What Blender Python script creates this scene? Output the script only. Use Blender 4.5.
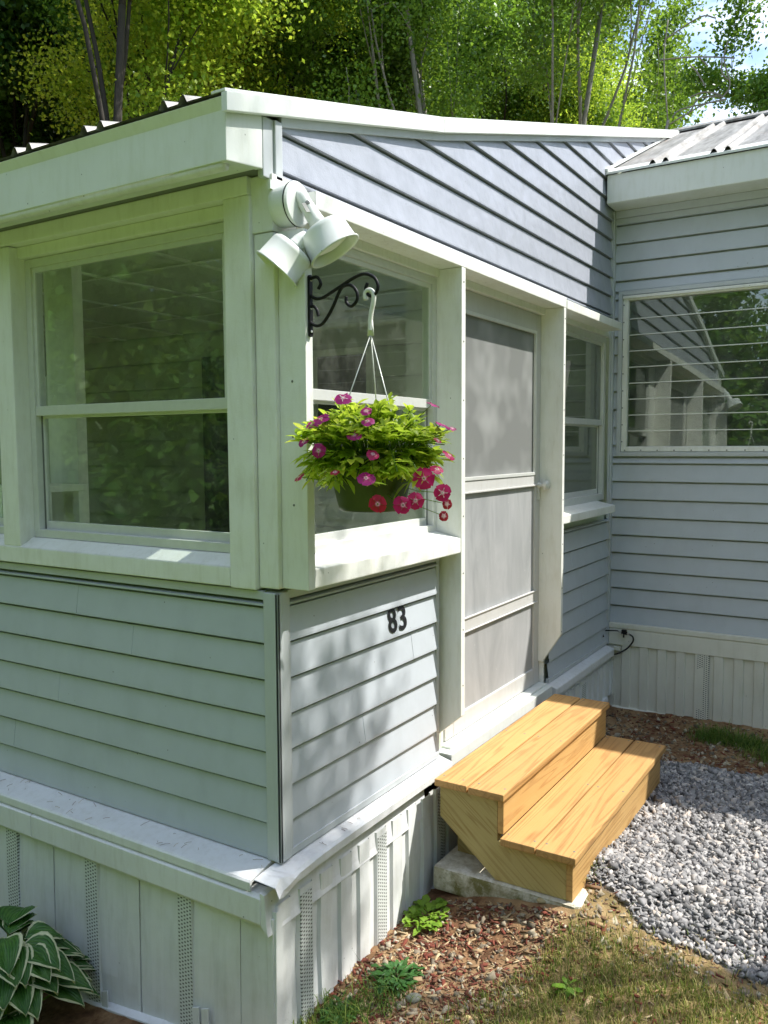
import bpy, bmesh, math, random
import numpy as np
from mathutils import Vector, Matrix
random.seed(7); RNG = np.random.default_rng(7)
for o in list(bpy.data.objects): bpy.data.objects.remove(o)
SC = bpy.context.scene; COL = SC.collection
R_ = math.radians
# ------------------------------------------------------------ camera (porch corner is the origin)
ROT = np.array([[ 0.528378259, 0.06970956, -0.846142419],
                [-0.848992378, 0.037131616, -0.527098838],
                [-0.005325192, 0.996876031, 0.078802424]])
CAM = np.array([-1.942245959, -1.594733219, 1.272364481]); FPX = 837.53
cd = bpy.data.cameras.new('camera'); cam = bpy.data.objects.new('camera', cd); COL.objects.link(cam)
cam.matrix_world = Matrix.Translation(Vector(CAM)) @ Matrix(ROT.tolist()).to_4x4()
cd.sensor_fit = 'VERTICAL'; cd.sensor_height = 24; cd.lens = 24*FPX/1024
cd.clip_start = .05; cd.clip_end = 500
SC.camera = cam
# ------------------------------------------------------------ light
SUNV = Vector((.39, -.58, 1.0)).normalized()
sd = bpy.data.lights.new('sun', 'SUN'); sd.energy = 3.7; sd.angle = R_(.6); sd.color = (1, .965, .90)
so = bpy.data.objects.new('sun', sd); COL.objects.link(so)
so.rotation_euler = SUNV.to_track_quat('Z', 'Y').to_euler(); so.location = (6, -9, 15)
wd = bpy.data.worlds.new('World'); SC.world = wd; wd.use_nodes = True
nt = wd.node_tree; nt.nodes.clear()
def wn(t, **k):
    n = nt.nodes.new(t)
    for a, b in k.items(): setattr(n, a, b)
    return n
out = wn('ShaderNodeOutputWorld'); bg = wn('ShaderNodeBackground'); bg.inputs[1].default_value = .15
sky = wn('ShaderNodeTexSky', sky_type='NISHITA', sun_disc=False)
sky.sun_elevation = math.asin(SUNV.z); sky.sun_rotation = math.atan2(SUNV.x, SUNV.y)
tc = wn('ShaderNodeTexCoord'); mp = wn('ShaderNodeMapping'); mp.inputs[3].default_value = (1, 1, 2.2); mp.inputs[1].default_value = (2.6, .4, .3)
nz = wn('ShaderNodeTexNoise'); nz.inputs['Scale'].default_value = 3.2; nz.inputs['Detail'].default_value = 7; nz.inputs['Roughness'].default_value = .58
rp = wn('ShaderNodeValToRGB'); rp.color_ramp.elements[0].position = .46; rp.color_ramp.elements[1].position = .66
mx = wn('ShaderNodeMix', data_type='RGBA'); mx.inputs[7].default_value = (7.6, 7.9, 8.3, 1)
L = nt.links.new
L(tc.outputs['Generated'], mp.inputs[0]); L(mp.outputs[0], nz.inputs['Vector']); L(nz.outputs[0], rp.inputs[0])
L(rp.outputs[0], mx.inputs[0]); L(sky.outputs[0], mx.inputs[6]); L(mx.outputs[2], bg.inputs[0]); L(bg.outputs[0], out.inputs[0])
vs = SC.view_settings; vs.view_transform = 'Standard'; vs.look = 'None'; vs.gamma = 1; vs.use_curve_mapping = False
vs.exposure = 1.08
SC.render.engine = 'CYCLES'
SC.cycles.max_bounces = 8; SC.cycles.transparent_max_bounces = 16; SC.cycles.diffuse_bounces = 4

# ------------------------------------------------------------ pixel helper: where a measured pixel meets a real plane
def ray(px, py): return ROT @ np.array([(px-384)/FPX, -(py-512)/FPX, -1.0])
def at(px, py, ax, val):
    r = ray(px, py); t = (val-CAM[ax])/r[ax]; return Vector(CAM+r*t)

# ------------------------------------------------------------ materials
def mat(name):
    m = bpy.data.materials.new(name); m.use_nodes = True; m.node_tree.nodes.clear(); return m
class N:
    def __init__(s, m): s.t = m.node_tree
    def n(s, t, **k):
        x = s.t.nodes.new(t)
        for a, b in k.items():
            if a.startswith('i_'):
                key = a[2:]; key = int(key) if key.isdigit() else key.replace('_', ' ')
                if isinstance(b, bpy.types.NodeSocket): s.t.links.new(b, x.inputs[key])
                else: x.inputs[key].default_value = b
            else: setattr(x, a, b)
        return x
    def l(s, a, b): s.t.links.new(a, b)
def ramp(k, fac, stops):
    r = k.n('ShaderNodeValToRGB'); e = r.color_ramp.elements
    e[0].position = stops[0][0]; e[0].color = (*stops[0][1], 1)
    e[1].position = stops[1][0]; e[1].color = (*stops[1][1], 1)
    for p, c in stops[2:]:
        q = e.new(p); q.color = (*c, 1)
    k.l(fac, r.inputs[0]); return r.outputs[0]
def mixc(k, fac, a, b, mode='MIX'):
    m = k.n('ShaderNodeMix', data_type='RGBA', blend_type=mode)
    for i, v in ((0, fac), (6, a), (7, b)):
        if isinstance(v, bpy.types.NodeSocket): k.l(v, m.inputs[i])
        else: m.inputs[i].default_value = v if i == 0 else (*v, 1)
    return m.outputs[2]
def noise(k, vec, scale, detail=4, rough=.55, dist=0):
    n = k.n('ShaderNodeTexNoise'); k.l(vec, n.inputs['Vector'])
    n.inputs['Scale'].default_value = scale; n.inputs['Detail'].default_value = detail
    n.inputs['Roughness'].default_value = rough; n.inputs['Distortion'].default_value = dist
    return n.outputs[0]
def mapping(k, src, scale, rot=(0, 0, 0)):
    m = k.n('ShaderNodeMapping'); k.l(src, m.inputs[0]); m.inputs[3].default_value = scale; m.inputs[2].default_value = rot
    return m.outputs[0]
def bump(k, h, strength, dist=.01):
    b = k.n('ShaderNodeBump'); b.inputs['Strength'].default_value = strength; b.inputs['Distance'].default_value = dist
    k.l(h, b.inputs['Height']); return b.outputs[0]
def painted(name, col, dirt, rough=.5, dirtamt=.35, speck=True, streak=(3, 3, .6), bumps=.25, spec=.4):
    """weathered painted / vinyl / sheet surface: base colour with blotches, run-down streaks, fly specks"""
    m = mat(name); k = N(m)
    o = k.n('ShaderNodeOutputMaterial'); p = k.n('ShaderNodeBsdfPrincipled'); g = k.n('ShaderNodeNewGeometry')
    P = g.outputs['Position']
    a = noise(k, P, 5, 5, .6); st = noise(k, mapping(k, P, tuple(12*x for x in streak)), 1, 5, .65)
    f1 = ramp(k, a, [(.42, (0, 0, 0)), (.72, (1, 1, 1))]); f2 = ramp(k, st, [(.48, (0, 0, 0)), (.78, (1, 1, 1))])
    mm = k.n('ShaderNodeMath', operation='MULTIPLY_ADD', i_0=f1, i_1=.5*dirtamt, i_2=0.0)
    mm2 = k.n('ShaderNodeMath', operation='MULTIPLY_ADD', i_0=f2, i_1=.7*dirtamt, i_2=mm.outputs[0])
    c = mixc(k, mm2.outputs[0], col, dirt)
    if speck:
        v = k.n('ShaderNodeTexVoronoi'); k.l(P, v.inputs['Vector']); v.inputs['Scale'].default_value = 26
        s = ramp(k, v.outputs['Distance'], [(.045, (1, 1, 1)), (.075, (0, 0, 0))])
        w = noise(k, P, 7, 2); w2 = ramp(k, w, [(.55, (0, 0, 0)), (.6, (1, 1, 1))])
        s2 = k.n('ShaderNodeMath', operation='MULTIPLY', i_0=s, i_1=w2)
        s3 = k.n('ShaderNodeMath', operation='MULTIPLY', i_0=s2.outputs[0], i_1=.75)
        c = mixc(k, s3.outputs[0], c, (.05, .045, .03))
    k.l(c, p.inputs['Base Color'])
    r = k.n('ShaderNodeMapRange', i_0=a, i_3=rough-.1, i_4=rough+.15); k.l(r.outputs[0], p.inputs['Roughness'])
    p.inputs['Specular IOR Level'].default_value = spec
    big = noise(k, P, 9, 2, .5); fine = noise(k, P, 160, 3, .6)
    hsum = k.n('ShaderNodeMath', operation='MULTIPLY_ADD', i_0=fine, i_1=.12, i_2=big)
    k.l(bump(k, hsum.outputs[0], bumps, .012), p.inputs['Normal'])
    k.l(p.outputs[0], o.inputs[0]); return m
def plain(name, col, rough=.5, metal=0, spec=.5, var=.12, scale=30, bmp=0.0):
    m = mat(name); k = N(m); o = k.n('ShaderNodeOutputMaterial'); p = k.n('ShaderNodeBsdfPrincipled'); g = k.n('ShaderNodeNewGeometry')
    a = noise(k, g.outputs['Position'], scale, 4)
    c = mixc(k, a, tuple(x*(1-var) for x in col), tuple(min(1, x*(1+var)) for x in col))
    k.l(c, p.inputs['Base Color']); p.inputs['Roughness'].default_value = rough; p.inputs['Metallic'].default_value = metal
    p.inputs['Specular IOR Level'].default_value = spec
    if bmp: k.l(bump(k, a, bmp, .004), p.inputs['Normal'])
    k.l(p.outputs[0], o.inputs[0]); return m
M = {}
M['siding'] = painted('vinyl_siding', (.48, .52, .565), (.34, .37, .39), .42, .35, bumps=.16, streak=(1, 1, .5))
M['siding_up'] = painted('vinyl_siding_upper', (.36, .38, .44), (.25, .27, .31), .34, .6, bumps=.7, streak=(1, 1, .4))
M['siding_trim'] = painted('vinyl_trim', (.50, .53, .55), (.32, .35, .33), .45, .3, speck=False, bumps=.1)
M['white'] = painted('white_paint', (.78, .79, .75), (.52, .51, .41), .5, .5, bumps=.4)
M['fascia'] = painted('white_fascia', (.72, .75, .72), (.48, .50, .38), .45, .35, bumps=.2)
M['skirt'] = painted('skirting_sheet', (.77, .79, .78), (.42, .43, .36), .42, .5, bumps=.25, streak=(2, 2, .3))
M['skirt_cream'] = painted('skirting_cream', (.74, .73, .64), (.48, .46, .36), .42, .4, bumps=.2, streak=(2, 2, .3))
M['flash'] = painted('flashing_sheet', (.76, .77, .78), (.45, .43, .38), .4, .45, bumps=.3)
M['alum'] = plain('window_aluminium', (.66, .67, .64), .38, .25, .5, .1)
M['alumd'] = plain('window_track_dark', (.16, .17, .16), .5, .2)
M['door'] = painted('storm_door_metal', (.54, .54, .525), (.42, .40, .36), .38, .5, speck=False, bumps=.12)
M['black'] = plain('black_metal', (.006, .006, .007), .5, .0, .25, .2, 60, .1)
M['digit'] = plain('black_sticker', (.012, .012, .014), .45)
M['lamp'] = painted('lamp_enamel', (.74, .77, .74), (.5, .5, .42), .3, .2, bumps=.05)
M['lampin'] = plain('lamp_inside', (.85, .85, .82), .3)
M['pot'] = plain('olive_plastic', (.055, .075, .018), .42, 0, .4, .2)
M['hanger'] = plain('hanger_plastic', (.70, .70, .64), .45)
M['wire'] = plain('hanger_wire', (.60, .62, .55), .35, .3)
M['rubber'] = plain('black_cable', (.012, .012, .012), .5)
M['brass'] = plain('cable_connector', (.42, .40, .34), .35, .8)
M['room_wall'] = plain('interior_panel', (.52, .58, .46), .6, 0, .3, .15, 3)
M['room_ceil'] = plain('interior_ceiling', (.66, .70, .58), .7)
M['room_floor'] = plain('interior_floor', (.46, .44, .36), .6)
M['batten'] = plain('white_batten', (.85, .86, .80), .5)
M['dark'] = plain('dark_opening', (.012, .013, .012), .6)
M['concrete'] = None
def m_sky():
    m = mat('added_translucent_panel'); k = N(m); o = k.n('ShaderNodeOutputMaterial'); t = k.n('ShaderNodeBsdfTranslucent'); t.inputs[0].default_value = (.88, .92, .84, 1)
    d = k.n('ShaderNodeBsdfTransparent'); d.inputs[0].default_value = (.9, .94, .88, 1); ms = k.n('ShaderNodeMixShader'); ms.inputs[0].default_value = .02; k.l(t.outputs[0], ms.inputs[1]); k.l(d.outputs[0], ms.inputs[2]); k.l(ms.outputs[0], o.inputs[0]); return m
M['added_skylight'] = m_sky()  # diffusing sheet for the added roof opening, lights the room below
def glass(name, tint, ior=1.5, dirt=.03, dirtcol=(.5, .52, .45), rough=.012):
    m = mat(name); k = N(m); o = k.n('ShaderNodeOutputMaterial')
    tr = k.n('ShaderNodeBsdfTransparent'); tr.inputs[0].default_value = (*tint, 1)
    gl = k.n('ShaderNodeBsdfGlossy'); gl.inputs['Roughness'].default_value = rough; gl.inputs[0].default_value = (.95, 1, .96, 1)
    g = k.n('ShaderNodeNewGeometry')   # same reflectance from both faces of the thin pane
    io = k.n('ShaderNodeMapRange', i_0=g.outputs['Backfacing'], i_3=ior, i_4=1/ior)
    fr = k.n('ShaderNodeFresnel'); k.l(io.outputs[0], fr.inputs[0])
    wob = noise(k, g.outputs['Position'], 2.2, 1); b = bump(k, wob, .05, .02); k.l(b, gl.inputs['Normal'])
    ms = k.n('ShaderNodeMixShader'); k.l(fr.outputs[0], ms.inputs[0]); k.l(tr.outputs[0], ms.inputs[1]); k.l(gl.outputs[0], ms.inputs[2])
    df = k.n('ShaderNodeBsdfDiffuse'); df.inputs[0].default_value = (*dirtcol, 1)
    sm = noise(k, g.outputs['Position'], 11 if dirt < .1 else 3.5, 6 if dirt < .1 else 2, .7); f = ramp(k, sm, [(.45, (dirt*.7,)*3), (.8, (min(1, dirt*(3 if dirt < .1 else 1.3)),)*3)])
    m2 = k.n('ShaderNodeMixShader'); k.l(f, m2.inputs[0]); k.l(ms.outputs[0], m2.inputs[1]); k.l(df.outputs[0], m2.inputs[2])
    k.l(m2.outputs[0], o.inputs[0]); return m
M['glass'] = glass('window_glass', (.95, .98, .95), 1.48, .03)
M['glass_grey'] = glass('screened_glass', (.5, .52, .50), 1.6, .16, (.42, .43, .41))
M['glass_door'] = glass('door_screened_glass', (.30, .32, .31), 1.22, .62, (.41, .42, .41), .25)
M['glass_louver'] = glass('louver_glass', (.80, .86, .80), 1.95, .05, (.45, .46, .42))
def m_panel():
    m = mat('door_panel_metal'); k = N(m); o = k.n('ShaderNodeOutputMaterial'); p = k.n('ShaderNodeBsdfPrincipled'); g = k.n('ShaderNodeNewGeometry')
    P = g.outputs['Position']; a = noise(k, mapping(k, P, (5, 5, 1.6)), 1.3, 4, .6, .6)
    c = mixc(k, ramp(k, a, [(.35, (0, 0, 0)), (.7, (1, 1, 1))]), (.31, .32, .325), (.43, .435, .44))
    s = noise(k, P, 40, 6, .8); c = mixc(k, ramp(k, s, [(.62, (0, 0, 0)), (.72, (.5, .5, .5))]), c, (.66, .66, .63))
    k.l(c, p.inputs['Base Color']); p.inputs['Metallic'].default_value = .1; p.inputs['Roughness'].default_value = .5
    k.l(bump(k, a, .12, .02), p.inputs['Normal']); k.l(p.outputs[0], o.inputs[0]); return m
M['panel'] = m_panel()
def m_vent(axis, base=(.68, .71, .68)):
    m = mat('perforated_sheet'); k = N(m); o = k.n('ShaderNodeOutputMaterial'); p = k.n('ShaderNodeBsdfPrincipled')
    g = k.n('ShaderNodeNewGeometry'); sp = k.n('ShaderNodeSeparateXYZ'); k.l(g.outputs['Position'], sp.inputs[0])
    u = sp.outputs[axis]; z = sp.outputs[2]
    U = k.n('ShaderNodeMath', operation='DIVIDE', i_0=u, i_1=.0125); Z = k.n('ShaderNodeMath', operation='DIVIDE', i_0=z, i_1=.0125)
    col = k.n('ShaderNodeMath', operation='FLOOR', i_0=U.outputs[0]); off = k.n('ShaderNodeMath', operation='MULTIPLY', i_0=col.outputs[0], i_1=.5)
    zz = k.n('ShaderNodeMath', operation='ADD', i_0=Z.outputs[0], i_1=off.outputs[0])
    fu = k.n('ShaderNodeMath', operation='FRACT', i_0=U.outputs[0]); fz = k.n('ShaderNodeMath', operation='FRACT', i_0=zz.outputs[0])
    du = k.n('ShaderNodeMath', operation='ABSOLUTE', i_0=k.n('ShaderNodeMath', operation='SUBTRACT', i_0=fu.outputs[0], i_1=.5).outputs[0])
    dz = k.n('ShaderNodeMath', operation='ABSOLUTE', i_0=k.n('ShaderNodeMath', operation='SUBTRACT', i_0=fz.outputs[0], i_1=.5).outputs[0])
    a = k.n('ShaderNodeMath', operation='LESS_THAN', i_0=du.outputs[0], i_1=.30); b = k.n('ShaderNodeMath', operation='LESS_THAN', i_0=dz.outputs[0], i_1=.20)
    f = k.n('ShaderNodeMath', operation='MULTIPLY', i_0=a.outputs[0], i_1=b.outputs[0])
    k.l(mixc(k, f.outputs[0], base, (.09, .10, .09)), p.inputs['Base Color']); p.inputs['Roughness'].default_value = .45
    k.l(p.outputs[0], o.inputs[0]); return m
M['ventx'] = m_vent(0); M['venty'] = m_vent(1); M['ventc'] = m_vent(1, (.74, .73, .64))
def m_wood(name, axis, c1, c2, c3, diag=False, sc=1.0):
    m = mat(name); k = N(m); o = k.n('ShaderNodeOutputMaterial'); p = k.n('ShaderNodeBsdfPrincipled'); t = k.n('ShaderNodeTexCoord')
    P = t.outputs['Object']
    if diag: P = mapping(k, P, (1, 1, 1), (0, R_(45), 0) if axis == 'x' else (R_(-38), 0, 0))
    stretch = {'x': (.55, 9, 9), 'y': (9, .55, 9)}[axis]
    V = mapping(k, P, tuple(q*sc for q in stretch))
    oi = k.n('ShaderNodeObjectInfo'); ad = k.n('ShaderNodeVectorMath', operation='ADD'); k.l(V, ad.inputs[0])
    rv = k.n('ShaderNodeMath', operation='MULTIPLY', i_0=oi.outputs['Random'], i_1=37.0); k.l(rv.outputs[0], ad.inputs[1]); V = ad.outputs[0]
    big = noise(k, V, 1.0, 2, .5, .3)
    w = k.n('ShaderNodeMath', operation='SINE', i_0=k.n('ShaderNodeMath', operation='MULTIPLY', i_0=big, i_1=70.0).outputs[0])
    rings = ramp(k, w.outputs[0], [(.15, (0, 0, 0)), (.95, (1, 1, 1))])
    fine = noise(k, mapping(k, P, {'x': (4, 220, 220), 'y': (220, 4, 220)}[axis]), 1, 3, .6)
    c = mixc(k, rings, c1, c2); f3 = ramp(k, fine, [(.35, (0, 0, 0)), (.75, (.55, .55, .55))]); c = mixc(k, f3, c, c3)
    bl = noise(k, P, 3.5, 4, .6); c = mixc(k, ramp(k, bl, [(.4, (0, 0, 0)), (.75, (.5, .5, .5))]), c, c3)
    kn = k.n('ShaderNodeTexVoronoi'); k.l(mapping(k, P, {'x': (2.3, 8, 8), 'y': (8, 2.3, 8)}[axis]), kn.inputs['Vector']); kn.inputs['Scale'].default_value = 1
    c = mixc(k, ramp(k, kn.outputs['Distance'], [(.06, (.85, .85, .85)), (.13, (0, 0, 0))]), c, (.16, .07, .02))
    k.l(c, p.inputs['Base Color']); p.inputs['Roughness'].default_value = .6; p.inputs['Specular IOR Level'].default_value = .3
    hv = k.n('ShaderNodeHueSaturation'); k.l(c, hv.inputs['Color']); mr = k.n('ShaderNodeMapRange', i_0=oi.outputs['Random'], i_3=.78, i_4=1.10); k.l(mr.outputs[0], hv.inputs['Value']); hv.inputs['Saturation'].default_value = .93; k.l(hv.outputs[0], p.inputs['Base Color'])
    hs = k.n('ShaderNodeMath', operation='ADD', i_0=rings, i_1=fine); k.l(bump(k, hs.outputs[0], .18, .003), p.inputs['Normal'])
    k.l(p.outputs[0], o.inputs[0]); return m
M['tread'] = m_wood('pine_tread', 'x', (.47, .245, .062), (.32, .15, .034), (.53, .31, .10))
M['riser'] = m_wood('pine_riser', 'x', (.56, .32, .09), (.43, .22, .055), (.62, .39, .13), sc=1.2)
M['stringer'] = m_wood('pine_stringer', 'y', (.47, .36, .12), (.35, .235, .06), (.55, .45, .18), True, 1.6)
def m_conc():
    m = mat('concrete'); k = N(m); o = k.n('ShaderNodeOutputMaterial'); p = k.n('ShaderNodeBsdfPrincipled'); g = k.n('ShaderNodeNewGeometry')
    P = g.outputs['Position']; a = noise(k, P, 22, 8, .7); s = k.n('ShaderNodeSeparateXYZ'); k.l(g.outputs['Normal'], s.inputs[0])
    c = mixc(k, ramp(k, a, [(.4, (0, 0, 0)), (.62, (1, 1, 1))]), (.46, .42, .32), (.72, .70, .62))
    side = ramp(k, s.outputs[2], [(.3, (1, 1, 1)), (.7, (0, 0, 0))]); moss = noise(k, P, 14, 6, .7)
    f = k.n('ShaderNodeMath', operation='MULTIPLY', i_0=side, i_1=ramp(k, moss, [(.42, (.2, .2, .2)), (.6, (1, 1, 1))]))
    c = mixc(k, f.outputs[0], c, (.16, .15, .055)); k.l(c, p.inputs['Base Color']); p.inputs['Roughness'].default_value = .9
    k.l(bump(k, a, .6, .01), p.inputs['Normal']); k.l(p.outputs[0], o.inputs[0]); return m
M['concrete'] = m_conc()
def m_roof():
    m = mat('corrugated_metal'); k = N(m); o = k.n('ShaderNodeOutputMaterial'); p = k.n('ShaderNodeBsdfPrincipled'); g = k.n('ShaderNodeNewGeometry')
    P = g.outputs['Position']; a = noise(k, mapping(k, P, (2, 14, 2)), 1.4, 7, .7); b = noise(k, P, 30, 5, .7)
    c = mixc(k, ramp(k, a, [(.36, (0, 0, 0)), (.66, (1, 1, 1))]), (.15, .145, .13), (.40, .39, .375))
    c = mixc(k, ramp(k, b, [(.55, (0, 0, 0)), (.72, (.7, .7, .7))]), c, (.13, .125, .10))
    rr = noise(k, P, 4, 5, .7); c = mixc(k, ramp(k, rr, [(.6, (0, 0, 0)), (.75, (.6, .6, .6))]), c, (.30, .17, .11))
    k.l(c, p.inputs['Base Color']); p.inputs['Metallic'].default_value = .25; p.inputs['Roughness'].default_value = .55
    k.l(p.outputs[0], o.inputs[0]); return m
M['roof'] = m_roof()
def m_leaf(name, cols, trans=.35, rough=.45, tcol=(.30, .42, .02)):
    m = mat(name); k = N(m); o = k.n('ShaderNodeOutputMaterial'); g = k.n('ShaderNodeNewGeometry')
    P = g.outputs['Position']
    r = ramp(k, g.outputs['Random Per Island'], [(i/(len(cols)-1), c) for i, c in enumerate(cols)][:1]+[(1.0, cols[-1])]+[(i/(len(cols)-1), c) for i, c in enumerate(cols)][1:-1])
    oi = k.n('ShaderNodeObjectInfo'); hs = k.n('ShaderNodeHueSaturation'); k.l(r, hs.inputs['Color'])
    hv = k.n('ShaderNodeMapRange', i_0=oi.outputs['Random'], i_3=.485, i_4=.515); k.l(hv.outputs[0], hs.inputs['Hue'])
    vv = k.n('ShaderNodeMapRange', i_0=noise(k, P, .9, 3), i_1=.3, i_2=.7, i_3=.7, i_4=1.35); k.l(vv.outputs[0], hs.inputs['Value'])  # lighter and darker clumps put sun and shade into the leaf colour
    c = hs.outputs[0]
    p = k.n('ShaderNodeBsdfPrincipled'); k.l(c, p.inputs['Base Color']); p.inputs['Roughness'].default_value = rough; p.inputs['Specular IOR Level'].default_value = .35
    t = k.n('ShaderNodeBsdfTranslucent'); tcm = mixc(k, .55, c, tcol); k.l(tcm, t.inputs[0])
    ms = k.n('ShaderNodeMixShader'); ms.inputs[0].default_value = trans; k.l(p.outputs[0], ms.inputs[1]); k.l(t.outputs[0], ms.inputs[2])
    k.l(ms.outputs[0], o.inputs[0]); return m
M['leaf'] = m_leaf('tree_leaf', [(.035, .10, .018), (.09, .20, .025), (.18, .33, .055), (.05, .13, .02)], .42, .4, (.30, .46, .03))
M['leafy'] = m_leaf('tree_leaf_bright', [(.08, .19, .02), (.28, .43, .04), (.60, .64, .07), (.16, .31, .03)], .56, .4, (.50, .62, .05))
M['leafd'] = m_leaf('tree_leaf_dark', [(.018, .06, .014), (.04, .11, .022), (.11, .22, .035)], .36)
M['basket_leaf'] = m_leaf('basket_leaf', [(.26, .44, .03), (.56, .72, .06), (.18, .36, .03), (.72, .80, .10)], .55, .4, (.70, .90, .08))
M['weed'] = m_leaf('weed_leaf', [(.12, .26, .03), (.2, .38, .04), (.16, .30, .04)], .35)
M['weedd'] = m_leaf('weed_leaf_dark', [(.03, .09, .02), (.05, .14, .03), (.07, .15, .04)], .25)
def m_bark(name, a, b):
    m = mat(name); k = N(m); o = k.n('ShaderNodeOutputMaterial'); p = k.n('ShaderNodeBsdfPrincipled'); g = k.n('ShaderNodeNewGeometry')
    n_ = noise(k, mapping(k, g.outputs['Position'], (14, 14, 3)), 1, 6, .7)
    k.l(mixc(k, n_, a, b), p.inputs['Base Color']); p.inputs['Roughness'].default_value = .9
    k.l(bump(k, n_, .8, .03), p.inputs['Normal']); k.l(p.outputs[0], o.inputs[0]); return m
M['bark'] = m_bark('dark_bark', (.012, .010, .008), (.055, .045, .033)); M['barkg'] = m_bark('grey_bark', (.12, .11, .09), (.36, .34, .29))
M['barkb'] = m_bark('brown_bark', (.08, .05, .03), (.26, .17, .10))
def m_stone():
    m = mat('crushed_stone'); k = N(m); o = k.n('ShaderNodeOutputMaterial'); p = k.n('ShaderNodeBsdfPrincipled'); g = k.n('ShaderNodeNewGeometry')
    c = ramp(k, g.outputs['Random Per Island'], [(0, (.07, .068, .068)), (1, (.62, .59, .55)), (.25, (.16, .155, .155)), (.55, (.27, .262, .258)), (.8, (.38, .365, .35)), (.93, (.46, .39, .33))])
    n_ = noise(k, g.outputs['Position'], 90, 4); c = mixc(k, ramp(k, n_, [(.35, (0, 0, 0)), (.7, (.3, .3, .3))]), c, (.42, .41, .41))
    k.l(c, p.inputs['Base Color']); p.inputs['Roughness'].default_value = .85; k.l(bump(k, n_, .4, .004), p.inputs['Normal']); k.l(p.outputs[0], o.inputs[0]); return m
M['stone'] = m_stone()
def m_island(name, stops, rough=.9, trans=0):
    m = mat(name); k = N(m); o = k.n('ShaderNodeOutputMaterial'); p = k.n('ShaderNodeBsdfPrincipled'); g = k.n('ShaderNodeNewGeometry')
    c = ramp(k, g.outputs['Random Per Island'], stops); k.l(c, p.inputs['Base Color']); p.inputs['Roughness'].default_value = rough
    p.inputs['Specular IOR Level'].default_value = .25
    if trans:
        t = k.n('ShaderNodeBsdfTranslucent'); k.l(c, t.inputs[0]); ms = k.n('ShaderNodeMixShader'); ms.inputs[0].default_value = trans
        k.l(p.outputs[0], ms.inputs[1]); k.l(t.outputs[0], ms.inputs[2]); k.l(ms.outputs[0], o.inputs[0])
    else: k.l(p.outputs[0], o.inputs[0])
    return m
M['pebble'] = m_island('pebbles', [(0, (.12, .10, .07)), (1, (.46, .41, .31)), (.4, (.22, .18, .13)), (.7, (.32, .27, .19))])
M['chip'] = m_island('wood_chips', [(0, (.09, .03, .02)), (1, (.50, .40, .24)), (.3, (.20, .055, .035)), (.5, (.14, .075, .045)), (.68, (.27, .17, .09)), (.85, (.38, .27, .15))])
M['grass'] = m_island('grass_blades', [(0, (.07, .13, .015)), (1, (.56, .46, .20)), (.3, (.15, .22, .03)), (.5, (.28, .32, .06)), (.68, (.42, .37, .12))], .6, .3)
M['grassfar'] = m_island('lawn_blades', [(0, (.05, .12, .015)), (1, (.25, .30, .06)), (.5, (.11, .21, .03))], .6, .3)
M['petal'] = None
def m_petal(name, c1, c2):
    m = mat(name); k = N(m); o = k.n('ShaderNodeOutputMaterial'); p = k.n('ShaderNodeBsdfPrincipled'); t = k.n('ShaderNodeTexCoord')
    le = k.n('ShaderNodeVectorMath', operation='LENGTH'); k.l(t.outputs['Object'], le.inputs[0])
    c = ramp(k, le.outputs['Value'], [(.0, (.85, .75, .45)), (1, c1), (.0022, (.90, .72, .75)), (.0045, (.75, .25, .42)), (.0065, c2), (.02, c1)])
    k.l(c, p.inputs['Base Color']); p.inputs['Roughness'].default_value = .5
    tr = k.n('ShaderNodeBsdfTranslucent'); k.l(c, tr.inputs[0]); ms = k.n('ShaderNodeMixShader'); ms.inputs[0].default_value = .3
    k.l(p.outputs[0], ms.inputs[1]); k.l(tr.outputs[0], ms.inputs[2]); k.l(ms.outputs[0], o.inputs[0]); return m
M['petal'] = m_petal('magenta_petal', (.55, .004, .13), (.42, .002, .06)); M['petal2'] = m_petal('pink_petal', (.46, .008, .20), (.38, .006, .13))
M['petal3'] = m_petal('red_petal', (.52, .006, .045), (.38, .005, .02))
def m_hosta():
    m = mat('hosta_leaf'); k = N(m); o = k.n('ShaderNodeOutputMaterial'); p = k.n('ShaderNodeBsdfPrincipled')
    uv = k.n('ShaderNodeUVMap'); s = k.n('ShaderNodeSeparateXYZ'); k.l(uv.outputs[0], s.inputs[0])
    g = k.n('ShaderNodeNewGeometry'); n_ = noise(k, g.outputs['Position'], 22, 4)
    # u = 0 at the midrib, 1 at the margin
    e = k.n('ShaderNodeMath', operation='MULTIPLY_ADD', i_0=n_, i_1=.28, i_2=s.outputs[0])
    rim = ramp(k, e.outputs[0], [(.95, (0, 0, 0)), (1.02, (1, 1, 1))])
    vein = k.n('ShaderNodeMath', operation='SINE', i_0=k.n('ShaderNodeMath', operation='MULTIPLY', i_0=s.outputs[0], i_1=38.0).outputs[0])
    gr = mixc(k, ramp(k, vein.outputs[0], [(.0, (0, 0, 0)), (1, (1, 1, 1))]), (.035, .12, .018), (.065, .19, .03))
    gr = mixc(k, ramp(k, n_, [(.45, (0, 0, 0)), (.7, (.5, .5, .5))]), gr, (.12, .25, .04))
    c = mixc(k, rim, gr, (.66, .68, .42)); k.l(c, p.inputs['Base Color']); p.inputs['Roughness'].default_value = .38
    k.l(bump(k, vein.outputs[0], .35, .004), p.inputs['Normal'])
    t = k.n('ShaderNodeBsdfTranslucent'); k.l(c, t.inputs[0]); ms = k.n('ShaderNodeMixShader'); ms.inputs[0].default_value = .2
    k.l(p.outputs[0], ms.inputs[1]); k.l(t.outputs[0], ms.inputs[2]); k.l(ms.outputs[0], o.inputs[0]); return m
M['hosta'] = m_hosta()

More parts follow.
